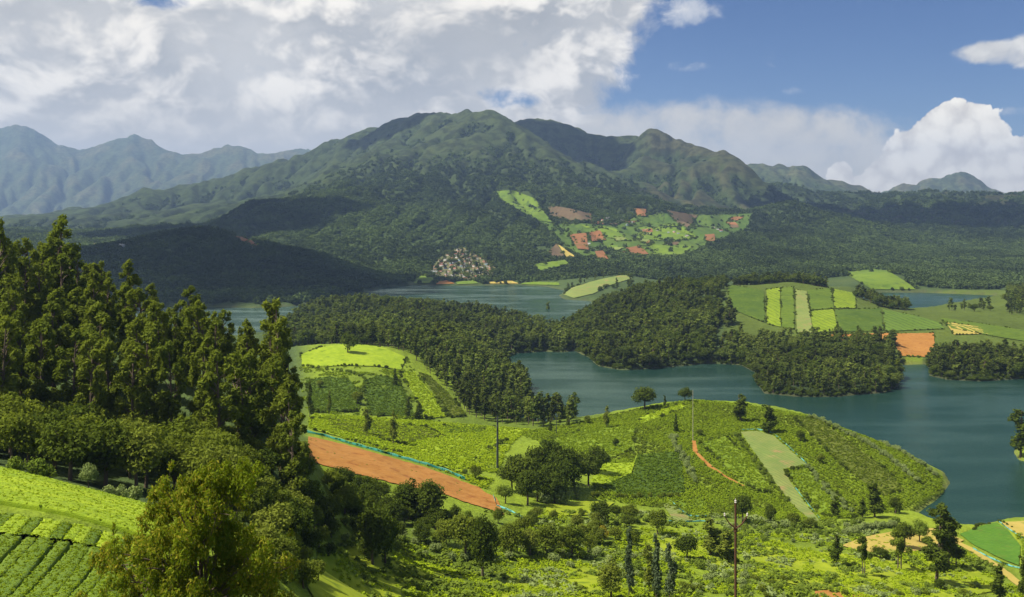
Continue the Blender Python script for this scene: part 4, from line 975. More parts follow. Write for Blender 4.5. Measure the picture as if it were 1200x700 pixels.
# near trees, one by one.  (kind, leaf, bearing px, foot py, top py, width, label)
T = [
 ('round','dark',408,414,383,0.9,'lone dark tree standing on top of the left tea hill'),
 ('cone','dark',463,452,431,0.9,'small dark conical tree on the upper slope of the left tea hill'),
 ('slim','dark',478,490,465,1.5,'narrow dark tree at the foot of the left tea hill'),
 ('cone','euc',491,491,469,1.3,'broad conical tree beside a narrow one below the left tea hill'),
 ('slim','light',430,510,477,1.3,'pale slender tree left of its twin on the bright terrace'),
 ('slim','light',461,521,479,1.0,'pale slender tree nearest the red field fence'),
 ('slim','dark',363,490,443,0.7,'thin dark tree at the left end of the terraces'),
 ('slim','light',386,486,456,0.8,'thin light tree on the left terraces behind the red field'),
 ('round','euc',419,474,455,1.1,'rounded bush tree in the middle of the left tea hill'),
 ('round','euc',375,455,443,1.0,'small dark bush high on the left side of the tea hill'),
 ('slim','euc',642,372,352,1.4,'lone tall tree against the far lake above the left grove'),
 ('round','dark',755,480,446,1.15,'wide dark tree on the lake edge behind the near hill crest'),
 ('round','dark',803,471,450,1.0,'dark round tree on the crest right of the wide lakeside tree'),
 ('slim','dark',779,476,462,1.3,'small dark bush tree on the crest between two round trees'),
 ('cone','dark',792,507,484,0.9,'small dark tree below the crest of the near hill'),
 ('slim','dark',868,494,460,2.3,'stout dark upright tree left of the fallow field top'),
 ('slim','dark',901,507,472,2.3,'stout dark upright tree at the top corner of the fallow field'),
 ('round','dark',938,518,501,1.0,'dark round bush right of the fallow field'),
 ('round','euc',962,543,529,0.9,'small bush at the right corner of the fallow field'),
 ('round','euc',820,511,500,1.2,'bush beside the top of the orange path'),
 ('round','dark',722,524,511,1.0,'dark round bush alone on the dark tea block'),
 ('slim','light',711,502,474,1.1,'slender tree standing on the lakeside edge left of the crest'),
 ('cone','euc',665,500,485,1.0,'small lakeside tree above the dark clump'),
 ('round','euc',688,497,484,1.0,'lakeside bush left of the slender edge tree'),
 ('cone','dark',645,506,490,0.9,'small dark cone tree above the dark clump near the thin pole'),
 ('slim','dark',1025,606,563,1.9,'leaning stout dark tree on the right slope of the tea hill'),
 ('round','dark',1049,602,577,0.95,'dark round tree low on the right slope near the bank'),
 ('slim','dark',1011,607,582,1.9,'dark bushy tree left of the leaning one on the right slope'),
 ('slim','dark',979,608,579,1.8,'dark upright tree right of the fallow field foot'),
 ('round','dark',903,613,586,0.9,'dark tree left of the fallow field foot'),
 ('round','dark',870,613,571,0.9,'tall dark round tree behind the rusty pole'),
 ('round','euc',930,617,597,1.3,'dark bushy tree at the fallow field foot'),
 ('round','euc',950,620,603,1.2,'low dark bush right of the fallow field foot'),
 ('euc','dark',1097,684,590,1.5,'tallest dark tree at the lower right with a heavy crown'),
 ('euc','dark',1112,668,599,1.5,'second tall dark tree close behind the tallest lower right tree'),
 ('lolly','dark',1012,676,628,0.9,'twin stemmed tree with a small dark head in the right meadow'),
 ('lolly','euc',1054,668,621,1.35,'twin stemmed tree with a broad head in the right meadow'),
 ('round','dark',1031,655,637,1.5,'flat wide dark tree between the twin stemmed trees'),
 ('round','dark',1060,642,604,0.9,'dark round tree behind the broad headed twin stemmed tree'),
 ('round','shrub',1078,636,604,0.9,'lighter green tree between the dark one and the tallest tree'),
 ('round','dark',1120,664,630,0.95,'dark tree right of the tallest tree beside the track'),
 ('slim','dark',1171,706,656,1.3,'slim dark tree near the lower right corner'),
 ('slim','dark',1199,700,648,1.0,'slim dark tree cut by the right edge near the corner'),
 ('slim','dark',980,662,624,1.3,'slim dark tree alone in the middle of the right meadow'),
 ('round','dark',1101,692,675,1.3,'very dark bush at the foot of the tallest lower right tree'),
 ('slim','dark',1196,536,476,1.7,'tall dark tree on the bank at the right edge of the lake'),
 ('round','dark',1080,532,517,1.3,'dark bush at the waterline on the tip of the tea hill'),
 ('round','dark',805,657,617,0.95,'dark round tree in the lower middle meadow'),
 ('slim','light',833,652,604,2.3,'light green upright tree left of the rusty pole'),
 ('slim','light',852,660,618,2.2,'light upright tree close to the rusty pole'),
 ('slim','blue',737,700,611,0.55,'thin bluish tree, leftmost of three in the lower middle'),
 ('slim','blue',769,704,619,0.75,'thin bluish tree, middle one of three'),
 ('slim','blue',785,708,631,0.95,'thin bluish tree, rightmost of three'),
 ('round','light',716,704,648,0.9,'broad light tree at the bottom edge left of the bluish trees'),
 ('slim','light',761,694,634,1.3,'light green upright tree among the bluish ones'),
 ('round','yellow',705,636,612,1.1,'golden yellow leaved shrub tree in the lower middle'),
 ('round','euc',670,652,604,0.9,'dark tree left of the golden shrub'),
 ('round','euc',641,650,604,0.9,'dark tree in the belt left of the golden shrub, second one'),
 ('round','light',620,652,613,0.9,'lighter tree in the belt beside the dark ones'),
 ('round','euc',600,652,604,0.9,'dark tree in the belt right of the tall dark one'),
 ('round','dark',703,613,580,1.1,'dark tree at the right end of the belt above the golden shrub'),
 ('round','euc',771,626,589,1.0,'dark bushy tree in front of the small vegetable plot'),
 ('round','euc',738,612,585,1.1,'dark tree left of the small vegetable plot'),
 ('round','dark',437,663,574,0.75,'tall dark tree above the bright meadow at lower left'),
 ('round','dark',452,662,580,0.7,'tall dark tree close beside its twin above the bright meadow'),
 ('round','dark',503,614,552,0.95,'big dark tree below the red field'),
 ('round','dark',478,608,554,0.9,'dark tree left of the big one below the red field'),
 ('round','dark',566,678,588,0.7,'tall dark tree at the centre bottom'),
 ('round','euc',545,655,588,0.8,'bushy tree left of the tall dark centre bottom tree'),
 ('round','euc',557,562,540,1.1,'bush at the right end of the red field fence'),
 ('round','euc',405,604,558,0.9,'round tree below the left end of the red field'),
 ('round','shrub',592,590,562,0.9,'green shrub tree left of the dark clump'),
]
for kind, lf, px, b, t, w, lab in T:
    tree_px({'round': 'round_tree', 'slim': 'slender_tree', 'cone': 'conical_tree', 'euc': 'eucalyptus_tree', 'lolly': 'twin_stem_tree'}[kind], kind, lf, px, b, t, lab, 'tree', None, w)
for px, b, t in ((600,576,530),(612,580,521),(630,574,511),(645,564,504),(660,574,511),(673,572,517),(690,570,521),(640,584,530),(618,592,540),(660,582,530),(701,557,514),(604,562,524),(650,590,545),(630,588,540)):
    tree_px('round_tree', 'round', 'dark', px, b, t, 'dark round tree of the dense clump in the middle of the slope', 'tree', 'dark clump of trees on the slope', 0.95)
for px, b, t, w in ((640,590,567,1.0),(656,590,559,1.1),(676,585,565,1.0)):
    tree_px('shrub', 'shrub', 'sage', px, b, t, 'pale sage green shrub in front of the dark tree clump', 'shrub', 'pale shrubs at the dark clump', w*0.8)
for px, b, t in ((22,556,528),(40,560,530),(58,562,540)):
    tree_px('shrub', 'shrub', 'shrub', px, b, t, 'light green shrub at the left end of the tea terrace edge', 'shrub', 'shrubs on the terrace edge', 0.8)
tree_px('round_tree', 'round', 'sage', 104, 572, 537, 'small round pale tree above the bright tea terrace', 'tree', None, 0.9)
for px, b, t in ((125,582,566),(142,585,565),(158,588,566)):
    tree_px('shrub', 'shrub', 'sage', px, b, t, 'pale sage shrub where the tea terrace meets the big tree', 'shrub', 'pale shrubs above the terrace', 0.9)
# the large near tree
x, y, z = at(236, 68); top = H-(543-PY0)/F*y
tree('large_tree', 'big', 'big', (x, y, z), top-z, 'large yellow green tree with airy crown nearest the viewer at lower left', 'tree', None, 0.80, 'bark', variant=0)
# eucalyptus stand on the left slope: heights follow its skyline
sil = lambda px: np.interp(px, [-60, 0, 30, 55, 68, 82, 95, 120, 145, 172, 190, 212, 240, 262, 285, 305, 320, 334, 345, 360], [240, 252, 278, 285, 252, 285, 285, 308, 303, 330, 342, 335, 350, 362, 374, 372, 350, 402, 438, 460])
ORD = 'first second third fourth fifth sixth seventh eighth ninth tenth eleventh twelfth thirteenth fourteenth fifteenth'.split(); SKY_PX = (3, 68, 92, 118, 146, 175, 213, 243, 264, 290, 320, 334, 345, 30, 50)
for px, D in ((3, 250), (68, 275), (92, 270), (118, 285), (146, 280), (175, 285), (213, 290), (243, 280), (264, 270), (290, 265), (320, 245), (334, 246), (345, 244), (30, 265), (50, 290)):
    sky_n = sum(q < px for q in SKY_PX); x, y, z = at(px, D); tree('eucalyptus_tree', 'euc', 'euc', (x, y, z), max(10, H-(sil(px)-PY0)/F*D-z), 'tall eucalyptus on the skyline of the left stand, %s from the left' % ORD[sky_n], 'tree', 'eucalyptus on the skyline of the left stand', 1.0)
x, y, px = rand_plan(600, -60, 350, 205, 325); k = thin(x, y, 6.6)
for a, b, p in zip(x[k], y[k], px[k]):
    if p > 320 and b > 250: continue
    z = gz(a, b); h = min(H-(sil(p)+8+46*prng.random()**1.3-PY0)/F*b-z, 25)
    if h < 7: continue
    tree('eucalyptus_tree', 'euc', 'euc', (a, b, z), h, 'eucalyptus in the %s of the left stand, %s the skyline trees' % ('left end' if p < 90 else 'middle' if p < 220 else 'right end', 'in front of' if b < 250 else 'among or behind'), 'tree', 'eucalyptus of the left stand', 1.05)
# broadleaf belt between the stand and the tea
x, y, px = rand_plan(400, -50, 350, 166, 215); k = thin(x, y, 5.0)
for a, b, p in zip(x[k], y[k], px[k]):
    z = gz(a, b); top_py = 445+0.09*max(p, 0)+45*prng.random(); h = H-(top_py-PY0)/F*b-z
    if p > 300: h = min(h, 9)
    if h < 3 or (b < 176 and prng.random() < 0.5): continue
    tree('broadleaf_tree', 'round', prng.choice(('dark', 'euc', 'euc', 'light')), (a, b, z), min(h, 14), 'broadleaf tree in the %s of the belt between tea and tall stand, %s' % ('left part' if p < 90 else 'middle' if p < 210 else 'right part', 'front row' if b < 186 else 'rear row'), 'tree', 'broadleaf belt above the tea', 1.0)
# thicket below the red field, belt of small trees, shrubs
def fill(name, kind, leafs, n, poly, hmin, hmax, dmin, label, cat, group, w=1.0):
    poly = np.array(poly, float); lo, hi = poly.min(0), poly.max(0); c = 0; tries = 0; got = []
    while c < n and tries < n*12:
        tries += 1; px, py = prng.uniform(lo[0], hi[0]), prng.uniform(lo[1], hi[1])
        if not in_poly(np.array(px), np.array(py), poly): continue
        s_ = see(px, py)
        if not s_ or sample(GS, np.array([s_[0]]), np.array([s_[1]]))[0] < 2 or not free(np.array([s_[0]]), np.array([s_[1]]), 1.0)[0]: continue
        if any((s_[0]-q[0])**2+(s_[1]-q[1])**2 < dmin*dmin for q in got): continue
        got.append(s_); c += 1
        tree(name, kind, prng.choice(leafs), s_, prng.uniform(hmin, hmax), label, cat, group, w)
fill('round_tree', 'round', ('dark', 'euc', 'dark'), 46, [(352,560),(400,565),(450,575),(500,590),(540,605),(530,640),(470,640),(400,632),(350,615)], 5, 10, 3.5, 'dark round tree in the thicket below the red field', 'tree', 'thicket below the red field')
fill('shrub', 'shrub', ('shrub',), 40, [(352,545),(400,556),(450,570),(520,592),(560,610),(530,645),(450,645),(360,630)], 2.0, 3.6, 2.0, 'green shrub in the thicket below the red field', 'shrub', 'thicket shrubs below the red field', 0.8)
fill('round_tree', 'round', ('dark', 'euc', 'light'), 34, [(570,615),(640,606),(720,600),(760,606),(760,640),(690,650),(590,655)], 4, 8.5, 4.5, 'small tree in the belt across the lower middle', 'tree', 'tree belt across the lower middle')
fill('shrub', 'shrub', ('sage', 'sage', 'shrub'), 90, [(380,628),(520,620),(640,630),(760,650),(870,660),(900,690),(820,705),(640,660),(520,660),(400,648)], 1.8, 3.4, 2.4, 'pale shrub in the lower middle scrub', 'shrub', 'pale scrub of the lower middle', 0.9)
fill('shrub', 'shrub', ('sage', 'shrub', 'shrub'), 70, [(860,612),(1000,610),(1060,612),(1000,628),(900,640),(860,650),(820,660)], 1.6, 3.2, 2.6, 'shrub on the low ground below the tea hill', 'shrub', 'shrubs below the tea hill', 0.9)
fill('shrub', 'shrub', ('sage', 'shrub', 'euc'), 60, [(640,690),(900,680),(1060,690),(1200,680),(1200,700),(640,705)], 1.5, 3.0, 2.0, 'shrub along the bottom edge of the meadow', 'shrub', 'shrubs along the bottom edge', 0.9)
fill('round_tree', 'round', ('dark', 'euc', 'light'), 22, [(290,580),(350,575),(385,610),(395,650),(370,700),(310,690)], 3.5, 7, 3.0, 'bushy tree on the slope right of the large near tree', 'tree', 'bushy trees right of the large tree')
fill('shrub', 'shrub', ('euc', 'shrub', 'dark'), 36, [(250,575),(330,570),(380,600),(400,650),(360,700),(280,690)], 1.8, 4.0, 2.2, 'dark shrub on the slope right of the large near tree', 'shrub', 'shrubs right of the large tree', 0.9)
# rough hedgerows along the edges of the fields, too small to tell apart
hp, hs = [], []
for arr, D, mat in EDGES:
    if D < 500 or mat in ('lawn', 'village_soil', 'fallow', 'red_soil_dark') and D < 1000: continue
    step = 4.0 if D < 1700 else 14.0
    for (a, b), (a2, b2) in zip(arr.tolist(), np.roll(arr, -1, 0).tolist()):
        L = math.hypot(a2-a, b2-b)
        for i in range(int(L/step+prng.random())):
            t = prng.random(); X_, Y_ = a+(a2-a)*t+prng.gauss(0, step*0.12), b+(b2-b)*t+prng.gauss(0, step*0.12)
            if float(pnoise(np.array(X_/(step*9)), np.array(Y_/(step*9)), 66)) < -0.02 or sample(GS, np.array([X_]), np.array([Y_]))[0] < 2: continue
            hp.append((X_, Y_, gz(X_, Y_))); hs.append(prng.uniform(1.4, 3.2) if D < 1700 else prng.uniform(5, 11))
for arr, D, mat in EDGES:                                # odd trees inside the mountain fields
    if D < 2300: continue
    lo, hi = arr.min(0), arr.max(0)
    for i in range(int((hi-lo).prod()/2400)):
        X_, Y_ = prng.uniform(lo[0], hi[0]), prng.uniform(lo[1], hi[1])
        if in_poly(np.array(X_), np.array(Y_), arr) and float(pnoise(np.array(X_/90), np.array(Y_/90), 67)) > 0.05: hp.append((X_, Y_, gz(X_, Y_))); hs.append(prng.uniform(6, 11))
hs = np.array(hs)
scatter('hedgerow_scrub', np.array(hp), np.stack([hs*0.8, hs*0.8, hs], -1), [merged('shrub', 'dark', v) for v in range(3)]+[merged('shrub', 'shrub', 3)], 'rough hedgerows and odd bushes along the field edges', 'hedgerow')
# hedges of pale shrubs on the tea hill
def hedge(line, step, hmin, hmax, leafm, label, group, jit=0.6):
    e = None
    for (a, b), (a2, b2) in zip(line, line[1:]):
        s0, s1 = see(a, b), see(a2, b2)
        if not s0 or not s1: continue
        n = max(1, int(math.hypot(s1[0]-s0[0], s1[1]-s0[1])/step))
        for i in range(n):
            t = (i+0.5*prng.random())/n; X_, Y_ = s0[0]+(s1[0]-s0[0])*t+prng.gauss(0, jit), s0[1]+(s1[1]-s0[1])*t+prng.gauss(0, jit)
            if e is None: e = link('hedge', None, loc=(X_, Y_, gz(X_, Y_))); tag(e, label, 'hedge'); x0, y0, z0 = e.location
            h_ = prng.uniform(hmin, hmax); cm, tm = proto('shrub', leafm, prng.randrange(4))
            q = link('shrub', cm, e, (X_-x0, Y_-y0, gz(X_, Y_)-z0)); q.scale = (h_*0.75, h_*0.75, h_); q.rotation_euler = (0, 0, prng.random()*6.28)
            u = link('stems', tm, q)
hedge([(948,490),(985,505),(1020,522),(1050,545),(1078,568)], 2.2, 2.8, 4.6, 'sage', 'long pale shrub hedge down the right side of the tea hill', '')
hedge([(965,493),(1000,505),(1040,524),(1075,543),(1098,560)], 2.2, 2.6, 4.4, 'sage', 'pale shrub hedge along the crest of the tea hill above the water', '')
hedge([(785,513),(795,530),(806,548),(815,566)], 2.2, 2.4, 4.0, 'sage', 'short pale hedge left of the orange path', '', 1.0)
hedge([(862,510),(878,532),(893,552),(912,575),(925,592)], 2.4, 1.8, 3.0, 'shrub', 'green shrub hedge along the left side of the fallow field', '', 1.0)
hedge([(948,550),(962,566),(980,588),(1000,603)], 3.0, 2.4, 4.2, 'sage', 'pale hedge right of the fallow field foot', '', 1.2)
hedge([(990,627),(1010,622),(1030,619),(1049,616)], 1.6, 3.0, 4.0, 'sage', 'thick pale hedge below the leaning dark tree near the inlet', '', 0.7)
hedge([(690,583),(730,585),(770,584),(800,582)], 3.0, 2.0, 3.6, 'euc', 'dark shrub hedge below the dark tea block', '', 0.8)
hedge([(1050,602),(1075,594),(1098,583),(1108,574)], 2.6, 1.5, 2.6, 'shrub', 'row of shrubs on the inlet bank under the tea hill', '', 0.5)
hedge([(352,431),(380,433),(410,437),(430,447),(425,462)], 3.2, 2.2, 3.6, 'shrub', 'curved shrub hedge across the left tea hill', '', 1.0)
hedge([(1140,623),(1160,615),(1170,612),(1185,620)], 2.4, 1.2, 2.0, 'dark', 'low dark hedge on the water edge of the vivid green field', '', 0.4)
# ------------------------------------------------------------------ tea terraces in the lower left: each hedge row its own strip
def tea_mat(name, c1, c2):
    m, t = new_mat(name); pos = t.new('ShaderNodeNewGeometry').outputs['Position']; ob = t.new('ShaderNodeObjectInfo').outputs['Random']
    n1 = t.noise(pos, 9.0, 4, 0.7); n2 = t.noise(pos, 0.7, 3); vz = t.new('ShaderNodeTexVoronoi'); t.put(vz.inputs['Vector'], pos); vz.inputs['Scale'].default_value = 9.0
    f = t.m('ADD', t.m('MULTIPLY', n2, 0.6), t.m('ADD', t.m('MULTIPLY', n1, 0.45), t.m('MULTIPLY', ob, 0.2)))
    c = t.mix(t.step(f, 0.4, 0.8), c1, c2)
    p = principled(t, (0, 0, 0), 0.65, 0.15, bump(t, t.m('ADD', n1, t.m('MULTIPLY', vz.outputs[0], -0.8)), 0.9, 0.12))
    pr = [q for q in t.t.nodes if q.type == 'BSDF_PRINCIPLED'][0]; t.link(c, pr.inputs['Base Color'])
    finish(t, p); return m
M['tea_row'] = tea_mat('tea_row', (0.085, 0.15, 0.012), (0.135, 0.205, 0.014)); M['tea_row_b'] = tea_mat('tea_row_bright', (0.19, 0.29, 0.010), (0.29, 0.39, 0.014))
TEA_ROWS = []
def tea_row(a, b, width, h, mat, label, group, seed):
    """a clipped hedge from a to b on the ground: flat bumpy table with ragged sides"""
    a, b = np.array(a, float), np.array(b, float); L = np.linalg.norm(b-a); n = max(6, int(L/0.30)); t = np.linspace(0, 1, n)[:, None]
    d_ = (b-a)/L; nn = np.array((-d_[1], d_[0])); c = a+(b-a)*t
    c = c+nn*(0.10*pnoise(c[:, 0]*0.5+seed, c[:, 1]*0.5, 90))[:, None]
    prof = [(-0.48, -0.15), (-0.52, 0.6), (-0.47, 0.95), (-0.25, 1.0), (0.0, 1.01), (0.25, 1.0), (0.47, 0.95), (0.52, 0.6), (0.48, -0.15)]
    TEA_ROWS.append((a, b, width, h, mat))
    v = []; k = len(prof); g = np.random.default_rng(seed)
    gap = 1-0.0*t[:, 0]
    for o_, z_ in prof:
        w = o_*width*(1+0.10*pnoise(c[:, 0]*1.7, c[:, 1]*1.7+o_*3, seed))[:, None]
        xy = c+nn*w; z = ground(xy[:, 0], xy[:, 1])+h*z_*(1+0.16*pnoise(xy[:, 0]*1.9, xy[:, 1]*1.9, 95)+0.10*g.normal(size=n)*(z_ > 0.3)*0.6)
        v.append(np.column_stack([xy, z]))
    v = np.stack(v, 1).reshape(-1, 3); i = np.arange(n-1)[:, None]; j = np.arange(k-1)[None]
    f = np.stack([i*k+j, i*k+j+1, (i+1)*k+j+1, (i+1)*k+j], -1).reshape(-1, 4)[:, ::-1]
    o = link('tea_hedge', mesh_np('tea_hedge', v, f, (M[mat],), True))
    return tag(o, label, 'hedge', group)
# lower terrace: rows run up the slope
def pw(px, D): return ((px-PX0)/F*D, D)
def bound(D0, D1, s): return D0+(D1-D0)*s
for i in range(26):
    x0 = -53.0+i*1.28; a = (x0, 76.0); b = (x0-8.5+0.35*math.sin(i*1.7), 108.0-0.154*i+0.5*math.sin(i*2.3))
    tea_row(a, b, 1.14, 0.62, 'tea_row', 'clipped dark green tea row on the lowest terrace at lower left', 'tea rows of the lowest terrace', 400+i)
for i in range(30):
    x0 = -65.0+i*1.25; y0 = 109.3-0.15*i+0.4*math.sin(i*1.9)
    tea_row((x0, y0), (x0-3.6, y0+11.0), 1.12, 0.62, 'tea_row' if i % 3 == 1 else 'tea_row_b', 'clipped light green tea row on the middle terrace', 'tea rows of the middle terrace', 460+i)
for i in range(12):                                     # upper terrace: rows follow the contour
    D = 125.5+i*1.9
    tea_row(pw(-60, D+4), pw(190, D-2.5), 1.75, 0.8, 'tea_row_b', 'bright yellow green tea row on the highest terrace, along the slope', 'tea rows of the highest terrace', 520+i)

for mt, lf in (('tea_row', 'tea_g'), ('tea_row_b', 'tea_y')):   # fresh shoots standing out of the clipped tables
    P_ = []
    for a, b, w_, h_, m_ in TEA_ROWS:
        if m_ != mt: continue
        n = int(np.linalg.norm(b-a)*w_*(7 if mt == 'tea_row' else 4)); t = rng.random((n, 1)); d_ = (b-a)/np.linalg.norm(b-a)
        xy = a+(b-a)*t+np.array((-d_[1], d_[0]))*((rng.random((n, 1))-0.5)*w_*0.98); P_.append(np.column_stack([xy, ground(xy[:, 0], xy[:, 1])+h_*0.86]))
    P_ = np.concatenate(P_); s = 0.16+0.14*rng.random(len(P_))
    scatter('tea_shoots', P_, np.stack([s, s, s*0.8], -1), [low_bush(lf, 360+i, 16, 0.55) for i in range(4)], 'leafy shoots on top of the %s tea rows at lower left' % ('darker' if mt == 'tea_row' else 'brighter'), 'crop')
# ------------------------------------------------------------------ net fences
M['net'] = plain_mat('net', (0.018, 0.17, 0.125), 0.6, 0.35, scale=0.4); M['net_pale'] = plain_mat('net_pale', (0.10, 0.34, 0.31), 0.6, 0.35, scale=0.4)
M['post'] = plain_mat('post', (0.16, 0.12, 0.08), 0.9)
POST = mesh_np('post', *tube([(0, 0, -0.3), (0, 0, 1.0), (0.01, 0, 1.3)], [0.05, 0.045, 0.04], 6), (M['post'],))
def fence(line, h, mat, label):
    w = []
    for (a, b), (a2, b2) in zip(line, line[1:]):
        n = max(1, int(math.hypot(a2-a, b2-b)/4))
        for i in range(n):
            s_ = see(a+(a2-a)*i/n, b+(b2-b)*i/n); w.append(s_)
    w.append(see(*line[-1])); w = np.array([q for q in w if q])
    e = link('net_fence', None, loc=tuple(w[0])); base = w-w[0]; n = len(w)
    jig = 0.12*np.sin(np.arange(n)*2.1); up = h*(1+0.12*np.sin(np.arange(n)*1.3+1))
    lo = base+np.array((0, 0, 0.25)); hi = base.copy(); hi[:, 0] += jig; hi[:, 2] += up
    off = np.array((0, 0.02, 0))
    v = np.concatenate([lo, hi, hi+off, lo+off]); i = np.arange(n-1)
    f = np.concatenate([np.stack([i, i+1, i+n+1, i+n], -1), np.stack([i+n, i+n+1, i+2*n+1, i+2*n], -1), np.stack([i+2*n, i+2*n+1, i+3*n+1, i+3*n], -1)])
    link('net', mesh_np('net', v, f, (M[mat],)), e)
    acc = 0
    for k in range(n):
        if k == 0 or k == n-1 or acc > 5: link('post', POST, e, tuple(base[k]+np.array((0, -0.08, 0)))); acc = 0
        if k < n-1: acc += np.linalg.norm(base[k+1]-base[k])
    return tag(e, label, 'fence')
fence([(357,507),(380,512),(400,518),(425,525),(450,532),(475,539),(500,546),(525,554),(545,563)], 1.35, 'net', 'long green net fence along the top of the red field')
fence([(868,505),(887,504),(905,508),(924,524),(945,544)], 0.9, 'net_pale', 'turquoise net fence round the top of the fallow field')
fence([(932,573),(944,588),(955,602),(963,613)], 0.9, 'net_pale', 'turquoise net fence at the foot of the fallow field')
fence([(785,588),(797,598),(808,606),(832,607)], 0.9, 'net_pale', 'turquoise net fence round the small vegetable plot')
fence([(578,582),(582,594),(600,601),(612,608),(623,616)], 0.9, 'net_pale', 'short turquoise net fence below the end of the red field')
fence([(1170,612),(1182,621),(1198,632)], 0.8, 'net_pale', 'low net fence between the vivid green and yellow fields')
fence([(1140,644),(1160,655),(1185,665),(1200,668)], 0.8, 'net_pale', 'low net fence along the track side of the vivid green field')
fence([(780,612),(800,613),(828,612)], 0.8, 'net_pale', 'low net fence along the bottom of the small vegetable plot')

# ------------------------------------------------------------------ poles
M['rust'] = plain_mat('rusty_steel', (0.085, 0.038, 0.022), 0.8, 0.45, scale=1.5); M['pole_dark'] = plain_mat('dark_pole', (0.045, 0.055, 0.05), 0.8)
M['pole_pale'] = plain_mat('pale_wood', (0.42, 0.38, 0.32), 0.9); M['glaze'] = plain_mat('insulator', (0.55, 0.50, 0.45), 0.25, 0.1)
x, y, z = at(862, 70); top = H-(590-PY0)/F*y; hp = top-z
e = link('utility_pole', None, loc=(x, y, z)); tag(e, 'tall rusty steel power pole with forked arms at the bottom right', 'pole')
link('shaft', mesh_np('shaft', *tube([(0, 0, -0.5), (0, 0, hp*0.5), (0, 0, hp)], [0.12, 0.10, 0.075], 10), (M['rust'],), True), e)
zf = H-(619-PY0)/F*y-z
for s_ in (-1, 1):
    ar = link('arm', mesh_np('arm', *tube([(0, -0.12, zf), (s_*0.45, -0.12, zf+0.35), (s_*0.78, -0.12, zf+0.85)], [0.055, 0.05, 0.04], 8), (M['rust'],), True), e)
    ins = [join([tube([(s_*0.78, -0.12, zf+0.85), (s_*0.80, -0.12, zf+1.15)], [0.03, 0.02], 6), tube([(s_*0.785, -0.12, zf+0.92), (s_*0.79, -0.12, zf+0.97)], [0.075, 0.05], 8), tube([(s_*0.79, -0.12, zf+1.02), (s_*0.795, -0.12, zf+1.07)], [0.07, 0.04], 8)])]
    link('insulator', mesh_np('insulator', *ins[0], (M['glaze'],), True), ar)
link('collar', mesh_np('collar', *tube([(0, 0, zf-0.25), (0, 0, zf+0.1)], [0.14, 0.14], 10), (M['rust'],), True), e)
link('insulator', mesh_np('insulator', *join([tube([(0, 0, hp), (0, 0, hp+0.35)], [0.035, 0.02], 6), tube([(0, 0, hp+0.06), (0, 0, hp+0.12)], [0.09, 0.06], 8), tube([(0, 0, hp+0.18), (0, 0, hp+0.24)], [0.085, 0.05], 8)]), (M['glaze'],), True), e)
def pole(px, b, t, mat, label, arms, r=0.16):
    s_ = see(px, b); h_ = (b-t)*s_[1]/F; e = link('utility_pole', None, loc=s_); tag(e, label, 'pole')
    link('shaft', mesh_np('shaft', *tube([(0, 0, -0.5), (0, 0, h_*0.6), (0.02, 0, h_)], [r*1.2, r, r*0.8], 8), (M[mat],), True), e)
    for q in arms:
        w = 1.5
        link('crossarm', mesh_np('crossarm', *tube([(-w, -r*1.4, h_*q), (w, -r*1.4, h_*q)], [0.10, 0.10], 4), (M[mat],)), e)
        for u in (-0.9, 0.9): link('insulator', mesh_np('insulator', *join([tube([(u*w, -r*1.4, h_*q+0.08), (u*w, -r*1.4, h_*q+0.45)], [0.07, 0.05], 6)]), (M['pole_dark'],)), e)
pole(583, 549, 488, 'pole_dark', 'dark power pole with crossarms left of the tree clump', (0.95, 0.80), 0.5)
pole(652, 508, 485, 'pole_dark', 'short dark pole at the lake edge above the tree clump', (0.93,), 0.2)
pole(812, 517, 457, 'pole_pale', 'thin pale pole standing at the top of the orange path', (), 0.13)

# ------------------------------------------------------------------ village and far houses
for k, c in (('wall_white', (0.60, 0.58, 0.53)), ('wall_cream', (0.38, 0.32, 0.22)), ('wall_blue', (0.25, 0.38, 0.45)), ('wall_pink', (0.50, 0.27, 0.20)), ('roof_tile', (0.22, 0.10, 0.06)), ('roof_tin', (0.28, 0.29, 0.28)), ('roof_grey', (0.20, 0.20, 0.19)), ('dark_open', (0.03, 0.03, 0.03))):
    M[k] = plain_mat(k, c, 0.85, 0.2, scale=0.3)
def box(x0, x1, y0, y1, z0, z1):
    v = np.array([(x, y, z) for z in (z0, z1) for y in (y0, y1) for x in (x0, x1)], float)
    return v, np.array([(0, 2, 3, 1), (4, 5, 7, 6), (0, 1, 5, 4), (2, 6, 7, 3), (0, 4, 6, 2), (1, 3, 7, 5)])
HOUSE = {}
def house_parts(wall, roof, w, d_, h_, rh):
    k = (wall, roof)
    if k not in HOUSE:
        wm = mesh_np('wall', *box(-w/2, w/2, -d_/2, d_/2, -2.5, h_), (M[wall],))
        o_ = 0.5; v = np.array([(-w/2-o_, -d_/2-o_, h_-0.1), (w/2+o_, -d_/2-o_, h_-0.1), (w/2+o_, d_/2+o_, h_-0.1), (-w/2-o_, d_/2+o_, h_-0.1), (-w/2-o_, 0, h_+rh), (w/2+o_, 0, h_+rh)], float)
        me = bpy.data.meshes.new('roof'); me.from_pydata(v.tolist(), [], [(0, 1, 5, 4), (2, 3, 4, 5), (0, 4, 3), (1, 2, 5), (3, 2, 1, 0)]); me.materials.append(M[roof])
        dm = mesh_np('door', *box(-0.5, 0.5, -d_/2-0.06, -d_/2+0.1, 0.0, 2.0), (M['dark_open'],))
        nm = mesh_np('window', *box(-0.55, 0.55, -d_/2-0.05, -d_/2+0.1, 1.0, 2.1), (M['dark_open'],))
        HOUSE[k] = (wm, me, dm, nm, w)
    return HOUSE[k]
WALLS = ('wall_white', 'wall_white', 'wall_cream', 'wall_blue', 'wall_pink'); ROOFS = ('roof_tile', 'roof_tin', 'roof_grey', 'roof_tile')
